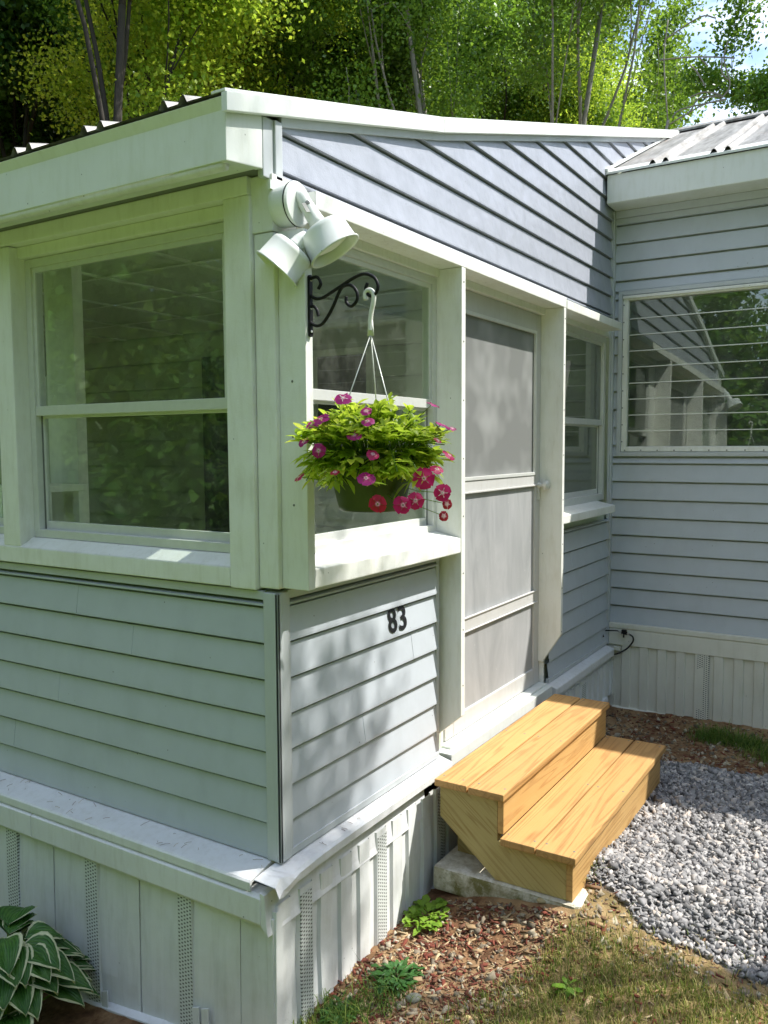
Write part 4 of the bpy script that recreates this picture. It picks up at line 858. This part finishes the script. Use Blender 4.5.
hkp = [Vector((bx, hook.y+.012, hook.z-.012)), Vector((bx, hook.y+.014, hook.z+.004)), Vector((bx, hook.y+.006, hook.z+.013)), Vector((bx, hook.y-.006, hook.z+.011)), Vector((bx, hook.y-.013, hook.z+.0)), Vector((bx, hook.y-.013, hook.z-.018)), Vector((bx, hook.y-.006, hook.z-.045)), Vector((bx, hook.y-.002, hook.z-.075)), top_h]
mb.tube(bz([(p.y, p.z) for p in hkp]), [.0068]*65, 8)
mb.prism([(bx-.002, top_h.y-.010, top_h.z-.012), (bx-.002, top_h.y+.010, top_h.z-.012), (bx-.002, top_h.y+.006, top_h.z+.03), (bx-.002, top_h.y-.006, top_h.z+.03)], (.004, 0, 0)); mb.build('hook', M['hanger'], hb, smooth=True)
for an in (20, 140, 255):
    e_ = BC+Vector((.124*math.cos(R_(an)), .124*math.sin(R_(an)), .088)); mb = MB(); mb.tube([top_h+Vector((0, 0, -.008)), e_], .0017, 6); mb.build('hanger_wire', M['wire'], hb, smooth=True)
# foliage
def leaf_verts(p, d, up, l, w, fold=.25, droop=.3):
    d = d.normalized(); s = d.cross(up)
    s = s.normalized() if s.length > 1e-4 else d.orthogonal().normalized(); u = s.cross(d).normalized()
    rows = [(0, .12), (.3, .85), (.6, .95), (.85, .5), (1, 0.02)]; vs = []
    for t_, ww in rows:
        c_ = p+d*l*t_-Vector((0, 0, 1))*droop*l*t_*t_
        vs += [c_-s*w/2*ww+u*w*fold*ww, c_, c_+s*w/2*ww+u*w*fold*ww]
    fs = []
    for i_ in range(4):
        b_ = i_*3; fs += [(b_, b_+1, b_+4, b_+3), (b_+1, b_+2, b_+5, b_+4)]
    return vs, fs
rb = random.Random(5)
mb = MB(); st = MB()
MC = BC+Vector((0, 0, .115))
for i_ in range(330):
    th = rb.uniform(0, 2*math.pi); trail = i_ >= 235
    rr = .205*math.sqrt(rb.random()) if not trail else rb.uniform(.13, .20); edge = min(rr/.205, 1)
    base = BC+Vector((.10*edge*math.cos(th), .10*edge*math.sin(th), .08))
    if trail: tip = BC+Vector((rr*math.cos(th), rr*math.sin(th), rb.uniform(.015, .095)))
    else: tip = BC+Vector((rr*math.cos(th), rr*math.sin(th), .085+rb.uniform(.07, .165)*(1-.55*edge**2)))
    mid = (base+tip)/2+Vector((0, 0, .025 if not trail else .045)); st.tube([base, mid, tip], .0015, 5)
    for k_ in range(rb.randint(7, 11)):
        t_ = rb.uniform(.4, 1.0); p = base.lerp(tip, t_)+Vector((0, 0, .09*t_*(1-t_)))
        a_ = rb.uniform(0, 2*math.pi); d_ = Vector((math.cos(a_), math.sin(a_), rb.uniform(-.1, .8) if not trail else rb.uniform(-.5, .4)))+(tip-base).normalized()*.5
        l = rb.uniform(.026, .044)*(1.25 if trail else 1); vs, fs = leaf_verts(p, d_, Vector((rb.uniform(-.4, .4), rb.uniform(-.4, .4), 1)), l, l*rb.uniform(.40, .54), .15, rb.uniform(0, .5)); mb.add(vs, fs)
mb.build('foliage', M['basket_leaf'], hb, smooth=True); st.build('stems', M['weed'], hb)
def flower(c, nrm, r, m_, kind):
    pk = [rb.uniform(.86, 1.1) for _ in range(5)]; n_ = nrm.normalized(); a = n_.orthogonal().normalized(); b = n_.cross(a); rot = rb.uniform(0, 6.28); mb = MB()
    for k_ in range(5):
        an = rot+k_*2*math.pi/5; half = .66; pts_ = [c.copy()]; rowsP = []
        for t_, w_ in ((.10, .95), (.45, .85), (.8, 1.0), (1.0, .78)):
            for s_ in (-1, 0, 1):
                aa = an+s_*half*w_*1.0; q = c+(a*math.cos(aa)+b*math.sin(aa))*r*t_*(1.0 if s_ else .93+.12*(k_ % 2))*pk[k_]+n_*(r*.10*(s_ != 0)*t_-r*rb.uniform(.1, .35)*t_*t_+.0003*k_); rowsP.append(q)
        mb.add(rowsP, [(3*i2+j2, 3*i2+j2+1, 3*i2+j2+4, 3*i2+j2+3) for i2 in range(3) for j2 in range(2)])
    f = mb.build('flower', m_, hb, smooth=True, origin=c)
    return f
CV = Vector(CAM)
FL = [(342.8, 398, 10, 1, 1), (320.7, 418.7, 11, 1, 1), (353.8, 434.7, 8, 1, 1), (303.7, 441.5, 7, 1, 1), (318.5, 450.6, 8, 1, 0), (299, 476.8, 7, 0, 1), (373, 454, 8, 0, 1), (366, 478, 10, 1, 1), (377.7, 504, 10, 2, 0), (403, 505, 10, 0, 0), (415.5, 500.7, 10, 0, 0), (424, 478.4, 12, 0, 0), (442.6, 492.8, 10, 0, 0), (447, 504, 6, 2, 0), (443.8, 516, 6, 2, 0), (449.5, 455, 8, 0, 1), (437, 469, 8, 0, 1), (442.6, 424.4, 9, 1, 1), (432.4, 404, 8, 1, 1), (367.5, 421, 8, 1, 1), (366, 411, 7, 1, 1), (335, 472, 5, 2, 1), (312, 424, 8, 1, 1), (452, 428, 6, 1, 1), (438, 440, 5, 0, 1)]
for px, py, rp_, kind, flat in FL:
    # on the rounded outside of the plant mass
    r0 = Vector(ray(px, py)).normalized(); c0 = BC+Vector((0, 0, .10 if py < 460 else .03)); tt = (c0-CV).dot(r0); near_ = CV+r0*tt
    off = near_-c0; rad_ = .215; dd = math.sqrt(max(rad_**2-off.length**2, .0004)); c = CV+r0*(tt-dd*.9)
    out_ = (c-c0).normalized()
    if flat: nrm = Vector((out_.x*.5, out_.y*.5, .85))-r0*.25+Vector((rb.uniform(-.25, .25), rb.uniform(-.25, .25), 0))
    else: nrm = -r0*1.0+out_*.35+Vector((0, 0, .15))
    r_ = rp_/FPX*(c-CV).length*.94
    flower(c, nrm, r_, [M['petal'], M['petal2'], M['petal3']][kind], flat)
    mbs = MB(); mbs.tube([c, c.lerp(c0, .35)+Vector((0, 0, -.01)), c0], .0011, 5); mbs.build('flower_stalk', M['weed'], hb)

# ------------------------------------------------------------ steps and slab
sx0, sx1 = .815, 2.115
steps = empty('wooden_steps', (1.46, -.36, -.36), 'new yellow pine two step porch stairs at the storm door', 'steps')
zt1, zt2, th = -.006, -.176, .028
def board(name, x0, x1, y0, y1, z0, z1, m_, bev=.005):
    mb = MB(); mb.box(x0, x1, y0, y1, z0, z1); c = Vector(((x0+x1)/2, (y0+y1)/2, (z0+z1)/2)); return mb.build(name, m_, steps, bev, origin=c)
board('tread_board', sx0, sx1, -.236, -.098, zt1-th, zt1, M['tread']); board('tread_board', sx0-.004, sx1-.003, -.388, -.244, zt1-th, zt1, M['tread'])
board('tread_board', sx0+.002, sx1, -.508, -.372, zt2-th, zt2, M['tread']); board('tread_board', sx0-.003, sx1+.004, -.662, -.514, zt2-th, zt2, M['tread'])
board('riser', sx0+.035, sx1-.012, -.372, -.348, zt2+.001, zt1-th-.0005, M['riser'], .002)
board('riser', sx0+.035, sx1-.012, -.640, -.616, -.359, zt2-th-.0005, M['riser'], .002)
for x_ in (sx0+.036, 1.45, sx1-.052):
    mb = MB(); yb = -.105; mb.prism([(x_, yb, zt1-th-.001), (x_, -.347, zt1-th-.001), (x_, -.347, zt2-th-.001), (x_, -.6155, zt2-th-.001), (x_, -.6155, -.359), (x_, -.34, -.359), (x_, yb, -.165)], (.038, 0, 0))
    mb.build('stringer', M['stringer'], steps, .002, origin=Vector((x_, -.36, -.2)))
mb = MB(); mb.box(.98, 1.065, -.20, -.115, -.36, -.20); mb.box(1.95, 2.03, -.20, -.115, -.36, -.20); mb.each('support_post', M['stringer'], steps, bevel=.003)
mb = MB()
for y_ in (-.115, -.2, -.265, -.37, -.385, -.49, -.535, -.64):
    for x_ in (sx0+.053, 1.468, sx1-.03): mb.lathe([(.0048, 0), (.004, .0006), (.0003, .0008)], (x_+random.uniform(-.006, .006), y_, (zt1 if y_ > -.38 else zt2)+.0), (0, 0, 1), 8)
mb.each('deck_screw', M['alumd'], steps)
mb = MB(); xs_ = [.80, 1.5, 2.18]
poly = [(.825, -.085), (.832, -.42), (.826, -.655), (.85, -.675), (1.03, -.668), (1.06, -.60), (1.5, -.59), (2.05, -.59), (2.08, -.40), (2.06, -.09)]
mb.prism([(x_, y_, -.455) for x_, y_ in poly], (0, 0, .0945)); slab = mb.build('concrete_slab', M['concrete'], None, .014)
tag(slab, 'rough mossy edged concrete slab under the wooden steps', 'slab')

# dry needles and twigs lying on the ledge
mb = MB(); rl = random.Random(3)
for i_ in range(46):
    if i_ < 30: y_ = rl.uniform(.0, 1.4); x_ = rl.uniform(-.10, -.024); z_ = .006+.196*x_
    else: x_ = rl.uniform(.0, .9); y_ = rl.uniform(-.05, -.026); z_ = .004+.27*y_
    an = rl.uniform(0, 6.28); l = rl.uniform(.008, .034); dx, dy = math.cos(an)*l/2, math.sin(an)*l/2; k_ = .196 if i_ < 30 else 0; k2 = 0 if i_ < 30 else .27
    mb.tube([(x_-dx, y_-dy, z_-dx*k_-dy*k2+.001), (x_, y_, z_+.0025), (x_+dx, y_+dy, z_+dx*k_+dy*k2+.001)], .0006, 4)
tag(mb.build('dry_needles', M['chip']), 'dry brown needles and twigs lying on the white ledge', 'needles', kind='stuff')

# ------------------------------------------------------------ cable at the inner corner
cb = empty('cable_loop', (3.26, -.08, 0), 'black coaxial cable looping out of the inner wall corner', 'cable')
def cp(l): return [Vector(at(595+a_/12.8, 610+b_/12.8, 0, 3.265)) for a_, b_ in l]
def cr(P, n=8):
    P = [P[0]*2-P[1]]+P+[P[-1]*2-P[-2]]; out = []
    for i_ in range(1, len(P)-2):
        for t_ in np.linspace(0, 1, n, endpoint=False):
            a_, b_, c_, d_ = P[i_-1:i_+3]; out.append(.5*((2*b_)+(c_-a_)*t_+(2*a_-5*b_+4*c_-d_)*t_**2+(3*b_-a_-3*c_+d_)*t_**3))
    out.append(P[-2]); return out
mb = MB(); c1 = cp([(20, 300), (100, 272), (200, 262), (280, 265), (305, 275)]); c1[0] = Vector((3.20, -.016, c1[0].z)); mb.tube(cr(c1), .0042, 8); c2 = cp([(440, 312), (480, 340), (490, 385), (460, 440), (400, 500), (320, 545), (240, 570), (160, 575), (115, 575)]); mb.tube(cr(c2), .0052, 8); mb.each('cable', M['rubber'], cb, smooth=True)
cc = cp([(300, 275), (340, 285), (372, 290), (410, 302), (442, 312)])
mb = MB(); mb.tube([cc[0], cc[1]], .0062, 8); mb.tube([cc[3], cc[4]], .0062, 8); mb.each('connector', M['brass'], cb)
mb = MB(); mb.tube([cc[1], cc[3]], .010, 8); mb.tube([cc[2], cc[2]+Vector((-.01, 0, -.03))], .005, 8); mb.box(cc[2].x-.012, cc[2].x+.012, cc[2].y-.014, cc[2].y+.014, cc[2].z-.004, cc[2].z+.018); mb.build('splitter', M['black'], cb)

# ------------------------------------------------------------ white lattice side table inside the porch
tb = empty('side_table', (.18, 1.35, 0), 'white side table with lattice sides just inside the big front window', 'table')
tx0, tx1, ty0, ty1, tz = .10, .26, 1.215, 1.48, 1.125
mb = MB(); mb.box(tx0-.02, tx1+.02, ty0-.02, ty1+.02, tz-.025, tz); mb.build('table_top', M['batten'], tb, .003)
for x_, y_ in ((tx0, ty0), (tx0, ty1), (tx1, ty0), (tx1, ty1)):
    mb = MB(); mb.box(x_-.018, x_+.018, y_-.018, y_+.018, -.02, tz-.0255); mb.build('leg', M['batten'], tb, .002)
mb = MB()
for k_ in range(7):
    z_ = .15+k_*.15
    for s_ in (1, -1):
        yA, yB = (ty0+.02, ty1-.02); zA, zB = (z_-.13*s_, z_+.13*s_)
        mb.prism([(tx0-.004-.004*s_, yA, zA-.012), (tx0-.004-.004*s_, yA, zA+.012), (tx0-.004-.004*s_, yB, zB+.012), (tx0-.004-.004*s_, yB, zB-.012)], (.004, 0, 0))
mb.build('lattice', M['batten'], tb)

# ------------------------------------------------------------ plants at the walls
def hosta(cx, cy, seed, label, n=34, R=.42):
    r = random.Random(seed); z0 = float(gh(cx, cy)); root = empty('hosta_plant', (cx, cy, z0), label, 'plant')
    for i_ in range(n):
        th = r.uniform(0, 2*math.pi); lay = (i_/n); reach = R*(.35+.65*lay)*r.uniform(.8, 1.1); hgt = .37*(1-lay*.62)+r.uniform(-.03, .05)
        l = r.uniform(.12, .175); w = l*r.uniform(.72, .86)
        d = Vector((math.cos(th), math.sin(th), 0)); s = Vector((-d.y, d.x, 0)); b = Vector((cx, cy, z0))
        st_ = b+d*reach*.45+Vector((0, 0, hgt)); V = []; F = []; UV = []; nU, nV = 6, 9
        for v in range(nV):
            t_ = v/(nV-1); wid = w/2*(math.sin(math.pi*t_**.72)**.8 if 0 < t_ < 1 else 0)+.0008
            ctr = st_+d*l*t_+Vector((0, 0, .05*t_-.085*t_*t_*(1+lay*.3)))
            for u in range(-nU, nU+1):
                q_ = u/nU; V.append(ctr+s*wid*q_+Vector((0, 0, abs(q_)*wid*.42+.005*math.sin(7*t_+u)-.02*q_*q_*wid/.05*.3+.003*r.random()))); UV.append((abs(q_) if t_ < .93 else 1.0, t_))
        m2 = 2*nU+1
        for v in range(nV-1):
            for u in range(m2-1): F.append((v*m2+u, v*m2+u+1, (v+1)*m2+u+1, (v+1)*m2+u))
        me = bpy.data.meshes.new('leaf'); me.from_pydata([tuple(p-Vector(root.location)) for p in V], [], F); uvl = me.uv_layers.new()
        for lp in me.loops: uvl.data[lp.index].uv = UV[lp.vertex_index]
        for p in me.polygons: p.use_smooth = True
        me.materials.append(M['hosta']); lf = bpy.data.objects.new('leaf', me); link(lf, root)
        mb = MB(); mb.tube([b, b+d*reach*.2+Vector((0, 0, hgt*.7)), st_], [.004, .0035, .0025], 6); mb.build('leaf_stalk', M['weed'], lf)
hosta(-.37, .90, 3, 'large hosta with cream edged green leaves against the skirting, nearest the camera', 80, .42)
hosta(-.36, 1.75, 4, 'second hosta with cream edged leaves further along the same skirting', 26, .36)
def rosette(x, y, m_, label, n, l, wr, seed, up=.4, jag=.0, sp_=.02):
    r = random.Random(seed); z = float(gh(x, y)); root = empty('weed_plant', (x, y, z), label, 'plant'); mb = MB()
    for i_ in range(n):
        th = r.uniform(0, 6.28); e = r.uniform(.1, up+.35); rad = math.sqrt(r.random())*sp_; p = Vector((x+math.cos(th)*rad, y+math.sin(th)*rad*.8, z+.004+r.random()*.022)); th += r.uniform(-1, 1); d_ = Vector((math.cos(th), math.sin(th), e)); ll = l*r.uniform(.6, 1.1)
        vs, fs = leaf_verts(p, d_, Vector((0, 0, 1)), ll, ll*wr*r.uniform(.8, 1.2), .12, .35)
        if jag:
            vs = [v+Vector((r.uniform(-jag, jag), r.uniform(-jag, jag), r.uniform(0, jag))) for v in vs]
        mb.add(vs, fs)
    mb.build('leaves', m_, root, smooth=True)
rosette(.69, -.135, M['weed'], 'bright green broad leaved weed beside the concrete slab', 120, .042, .62, 1, .7, .003, .085)
rosette(.335, -.215, M['weedd'], 'darker green jagged weed rosette in the middle of the bare soil', 90, .055, .34, 2, .6, .005, .065)
rosette(.10, -.15, M['weedd'], 'low dark green weed at the foot of the skirting, lowest in the picture', 60, .045, .3, 6, .6, .004, .05)
rosette(.50, -.75, M['weed'], 'small leafy weed growing within the patchy grass', 14, .04, .5, 7, .3, .003)
q = np.concatenate([np.stack([RNG.normal(x_, s1_, n_), RNG.normal(y_, s2_, n_), np.zeros(n_)], -1) for x_, y_, s1_, s2_, n_ in ((3.05, -.72, .05, .06, 900), (3.02, -.9, .05, .06, 700), (2.85, -1.1, .07, .09, 900), (.06, -.13, .07, .06, 700), (.2, -.22, .05, .05, 200), (.98, -.60, .06, .03, 250))]); q[:, 2] = gh(q[:, 0], q[:, 1])
q = q[off_slab(q)]
blades(q, .045, .003, M['grassfar'], 'grass_tufts', 'scattered dark green grass tufts on the bare soil', .8)

# a few bigger stones one can tell apart
def rock(x, y, r, col, label, seed):
    rr = random.Random(seed); bm = bmesh.new(); bmesh.ops.create_icosphere(bm, subdivisions=2, radius=r)
    for v in bm.verts: v.co = Vector((v.co.x*rr.uniform(.9, 1.15)*1.3, v.co.y*rr.uniform(.88, 1.12), v.co.z*.6*rr.uniform(.9, 1.1)))
    me = bpy.data.meshes.new('stone'); bm.to_mesh(me); bm.free()
    for p in me.polygons: p.use_smooth = True
    me.materials.append(plain('stone_'+label.split()[0], col, .85, 0, .3, .25, 60, .4)); o = bpy.data.objects.new('stone', me); o.location = (x, y, float(gh(x, y))+r*.3); o.rotation_euler = (0, 0, rr.uniform(0, 3)); COL.objects.link(o); tag(o, label, 'stone')
p = at(543, 921, 2, -.455); rock(p.x, p.y, .018, (.42, .34, .19), 'tan rounded stone lying against the grass edge below the slab', 1)
p = at(414, 996, 2, -.49); rock(p.x, p.y, .021, (.30, .30, .24), 'greyish weathered stone beside the dark jagged weed', 2)
p = at(363, 999, 2, -.49); rock(p.x, p.y, .013, (.5, .40, .22), 'yellowish leaf shaped stone left of the grey one', 3)
p = at(467, 1014, 2, -.47); rock(p.x, p.y, .011, (.55, .44, .2), 'small pale yellow stone at the bottom of the picture', 4)

# ------------------------------------------------------------ trees
def tree_meshes(seed, H, crown_r, base_z, nleaf, leaf, fork=4, trunk_r=.14, lean=0.0, low=False, top=99, spread=1.0):
    r = np.random.default_rng(seed); segs = []; tips = []
    def grow(p, d, L_, rad, depth):
        n = 5; pts = [p.copy()]; q_ = p.copy(); dd = d.copy()
        for i_ in range(n):
            dd = dd+r.normal(0, .10+.05*depth, 3)+np.array([0, 0, .05]); dd /= np.linalg.norm(dd); q_ = q_+dd*L_/n; pts.append(q_.copy())
        rads = np.linspace(rad, rad*.55 if depth < 3 else rad*.3, n+1); segs.append((pts, rads))
        if depth >= 3: tips.append((pts[2], pts[-1])); return
        if depth >= 2: tips.append((pts[3], pts[-1]))
        nb = fork if depth == 0 else r.integers(2, 5)
        for k_ in range(nb):
            t_ = r.uniform(.35, 1.0) if depth else r.uniform(.02 if low else .45, 1.0); i_ = min(int(t_*n), n-1); b_ = pts[i_]+(pts[i_+1]-pts[i_])*(t_*n-i_)
            ph = r.uniform(0, 6.28); side = np.array([math.cos(ph), math.sin(ph), r.uniform(-.05, .75)]); nd = dd*.45+side; nd /= np.linalg.norm(nd)
            grow(b_, nd, L_*r.uniform(.45, .75), rads[i_]*r.uniform(.45, .65), depth+1)
        grow(pts[-1], dd, L_*.55, rads[-1], depth+1)
    grow(np.array([0, 0, -.1]), np.array([lean, 0, 1.0]), H*.62, trunk_r, 0)
    sc = crown_r/ (max(np.hypot(t_[1][0], t_[1][1]) for t_ in tips)+.01)
    tm = MB()
    for pts, rads in segs:
        tm.tube([Vector((p_[0]*sc if p_[2] > H*.25 else p_[0], p_[1]*sc if p_[2] > H*.25 else p_[1], p_[2])) for p_ in pts], list(np.maximum(rads, .006)), 7)
    ends = np.array([[*(t_[0]), *(t_[1])] for t_ in tips]); ends[:, [0, 1, 3, 4]] *= sc
    ne = len(ends); k_ = r.integers(0, ne, nleaf); t_ = r.uniform(0, 1.1, nleaf)[:, None]
    C_ = ends[k_, :3]*(1-t_)+ends[k_, 3:]*t_+r.normal(0, 1, (nleaf, 3))*np.array([.20, .20, .11])*(.6+crown_r/6)*spread
    C_ = C_[(C_[:, 2] > base_z) & (C_[:, 2] < top+r.normal(0, .12, nleaf))]
    if low:   # skirt of leaves down to the ground
        nl = nleaf; cc = np.stack([r.uniform(-1, 1, 90)*crown_r*.85, r.uniform(-1, 1, 90)*crown_r*.85, r.uniform(.1, 2.0, 90)], -1)
        C_ = np.concatenate([C_, cc[r.integers(0, 90, nl)]+r.normal(0, 1, (nl, 3))*np.array([.38, .38, .28])]); C_ = C_[C_[:, 2] > .02]
    n = len(C_); d = r.normal(size=(n, 3)); d[:, 2] -= .35; d /= np.linalg.norm(d, axis=1)[:, None]
    up = r.normal(size=(n, 3))*.55+np.array([0, 0, 1]); s = np.cross(d, up); s /= np.linalg.norm(s, axis=1)[:, None]+1e-6; nn = np.cross(s, d)
    l = leaf*r.uniform(.6, 1.25, n)[:, None]; w = l*.36
    V = np.stack([C_, C_+d*l*.45-s*w+nn*l*.08, C_+d*l, C_+d*l*.45+s*w+nn*l*.08], 1).reshape(-1, 3); o = (np.arange(n)*4)[:, None]
    return tm, V, np.concatenate([o+np.array([[0, 1, 2]]), o+np.array([[0, 2, 3]])])
PROTO = {}
def make_proto(key, mleaf, mbark, **kw):
    tm, V, F = tree_meshes(**kw)
    t = tm.build('trunk', mbark, None, smooth=True); c = npmesh('crown', V, F, mleaf)
    PROTO[key] = (t.data, c.data); bpy.data.objects.remove(t); bpy.data.objects.remove(c)
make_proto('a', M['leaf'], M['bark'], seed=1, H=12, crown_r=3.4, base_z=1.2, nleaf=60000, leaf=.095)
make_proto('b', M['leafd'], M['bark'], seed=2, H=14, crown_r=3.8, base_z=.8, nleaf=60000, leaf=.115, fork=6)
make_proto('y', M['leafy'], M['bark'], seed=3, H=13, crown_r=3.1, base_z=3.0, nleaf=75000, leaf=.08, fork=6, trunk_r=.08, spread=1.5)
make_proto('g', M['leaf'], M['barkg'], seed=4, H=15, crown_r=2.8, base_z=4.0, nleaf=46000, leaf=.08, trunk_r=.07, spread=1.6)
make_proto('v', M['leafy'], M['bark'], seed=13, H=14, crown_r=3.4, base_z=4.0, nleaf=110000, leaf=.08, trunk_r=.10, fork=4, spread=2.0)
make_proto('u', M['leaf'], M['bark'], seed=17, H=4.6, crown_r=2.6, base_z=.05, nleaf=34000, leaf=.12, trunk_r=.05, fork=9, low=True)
make_proto('s', M['leaf'], M['barkb'], seed=9, H=7.4, crown_r=1.15, base_z=6.0, nleaf=5200, leaf=.06, trunk_r=.05, top=7.15)
GZ = -.6
def tree(key, x, y, s, rz, label, name='broadleaf_tree', group=None, sz=None, tilt=(0, 0)):
    root = empty(name, (x, y, GZ), label, 'tree', group); root.rotation_euler = (tilt[0], tilt[1], rz); root.scale = (s, s, sz or s)
    t, c = PROTO[key]; a_ = bpy.data.objects.new('trunk', t); link(a_, root); b_ = bpy.data.objects.new('crown', c); link(b_, root); return root
def polar(px, dist):
    r = ray(px, 440); r = r/np.hypot(r[0], r[1]); return CAM[0]+r[0]*dist, CAM[1]+r[1]*dist
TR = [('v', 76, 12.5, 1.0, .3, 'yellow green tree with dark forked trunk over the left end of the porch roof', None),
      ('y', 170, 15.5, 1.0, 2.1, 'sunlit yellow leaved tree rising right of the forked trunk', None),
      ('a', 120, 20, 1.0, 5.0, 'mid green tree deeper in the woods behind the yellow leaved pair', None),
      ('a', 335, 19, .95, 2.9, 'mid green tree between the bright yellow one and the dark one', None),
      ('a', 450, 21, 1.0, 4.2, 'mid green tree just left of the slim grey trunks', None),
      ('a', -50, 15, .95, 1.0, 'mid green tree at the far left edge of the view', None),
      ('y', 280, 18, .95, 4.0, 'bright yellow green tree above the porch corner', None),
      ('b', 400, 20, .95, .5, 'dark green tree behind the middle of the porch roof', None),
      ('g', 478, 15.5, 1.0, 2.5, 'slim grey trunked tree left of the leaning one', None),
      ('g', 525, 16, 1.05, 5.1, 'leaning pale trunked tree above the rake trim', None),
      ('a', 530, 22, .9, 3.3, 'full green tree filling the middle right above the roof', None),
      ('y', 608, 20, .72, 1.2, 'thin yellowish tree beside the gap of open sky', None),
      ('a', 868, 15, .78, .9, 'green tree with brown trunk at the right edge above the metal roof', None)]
for key, px, dist, s, rz, lab, grp in TR:
    x, y = polar(px, dist); tree(key, x, y, s, rz, lab, tilt=(0, .14) if 'leaning' in lab else (0, 0))
rt = random.Random(11)
for i_, px in enumerate([-180, -90, 0, 60, 130, 200, 260, 330, 400, 470, 560]):
    x, y = polar(px, 25+rt.uniform(-2, 5)); tree(['b', 'a', 'b'][i_ % 3], x, y, 1.1+rt.uniform(0, .3), rt.uniform(0, 6), 'dark background tree in the woods behind the house', 'forest_tree', 'trees of the woods behind the house')
for i_, px in enumerate([-120, 20, 150, 280, 420, 540, 900, 1010]):
    x, y = polar(px, 38+rt.uniform(-2, 5)); tree(['b', 'a'][i_ % 2], x, y, 1.5+rt.uniform(0, .3), rt.uniform(0, 6), 'dark background tree in the woods behind the house', 'forest_tree', 'trees of the woods behind the house')
# bare dead branches crossing the sky gap
x, y = polar(650, 13); x2, y2 = polar(752, 12.5)
snag = empty('dead_tree', (x, y, GZ), 'leafless dead tree whose thin branches cross the gap of sky', 'tree'); mb = MB()
def P3(px, py, dist):
    r = ray(px, py); h = np.hypot(r[0], r[1]); return Vector(CAM+r/h*dist)
mb.tube([(x, y, GZ), P3(655, 200, 13), P3(668, 120, 13)], [.05, .035, .02], 7)
for l in ([(668, 125), (690, 112), (705, 104), (726, 99)], [(690, 112), (700, 98), (722, 96), (705, 92), (690, 97)], [(672, 118), (680, 110), (708, 103), (725, 100)], [(660, 60), (690, 57), (715, 57), (735, 58)], [(668, 125), (664, 60), (668, 20)], [(700, 58), (708, 66)], [(720, 100), (730, 85), (724, 60), (728, 40)], [(705, 86), (697, 72), (690, 65)], [(664, 40), (700, 17), (716, 18)], [(722, 58), (722, 72), (728, 80)]):
    mb.tube(cr([P3(a_, b_, 13) for a_, b_ in l], 5), .011, 5)
mb.build('trunk', M['barkg'], snag, smooth=True)
# trees on the open side: reflected in the panes, tinting the shade
rt = random.Random(23)
for i_, an in enumerate(range(66, 306, 9)):
    d_ = 16+rt.uniform(-1, 2); a_ = R_(an+rt.uniform(-3, 3))
    tree('u', d_*math.cos(a_)-1, d_*math.sin(a_)-1, .8+rt.uniform(-.1, .2), rt.uniform(0, 6), 'low leafy bush of the wood edge round the yard, behind the camera', 'yard_bush', 'bushes round the yard behind the camera', sz=.9)
rt = random.Random(21)
for i_, an in enumerate(range(72, 306, 14)):
    d_ = 14.5+rt.uniform(-1, 2.5); a_ = R_(an+rt.uniform(-3, 3))
    tree('u', d_*math.cos(a_)-1, d_*math.sin(a_)-1, 1.5+rt.uniform(-.1, .3), rt.uniform(0, 6), 'leafy shrub of the wood edge round the yard, behind the camera', 'yard_shrub', 'shrubs round the yard behind the camera')
for i_, an in enumerate(range(78, 300, 20)):     # ring of trees closing the yard behind the camera
    d_ = 20+rt.uniform(-1.5, 3); a_ = R_(an+rt.uniform(-3, 3))
    tree(['b', 'a', 'b', 'y'][i_ % 4], d_*math.cos(a_)-1, d_*math.sin(a_)-1, 1.1+rt.uniform(0, .2), rt.uniform(0, 6), 'tree of the wood edge round the yard, behind the camera', 'yard_tree', 'trees round the yard behind the camera')
# trees that dapple the porch corner
make_proto('t', M['leaf'], M['barkb'], seed=19, H=10.6, crown_r=1.9, base_z=8.35, nleaf=8000, leaf=.07, trunk_r=.06)
tree('t', 2.35, -3.9, 1.0, 2.2, 'taller leaning slender tree beside the gravel whose high crown dapples the gable', tilt=(0, .11))
tree('s', 2.5, -3.55, 1.0, 1.0, 'slender young tree beside the gravel whose crown dapples the lower porch wall')
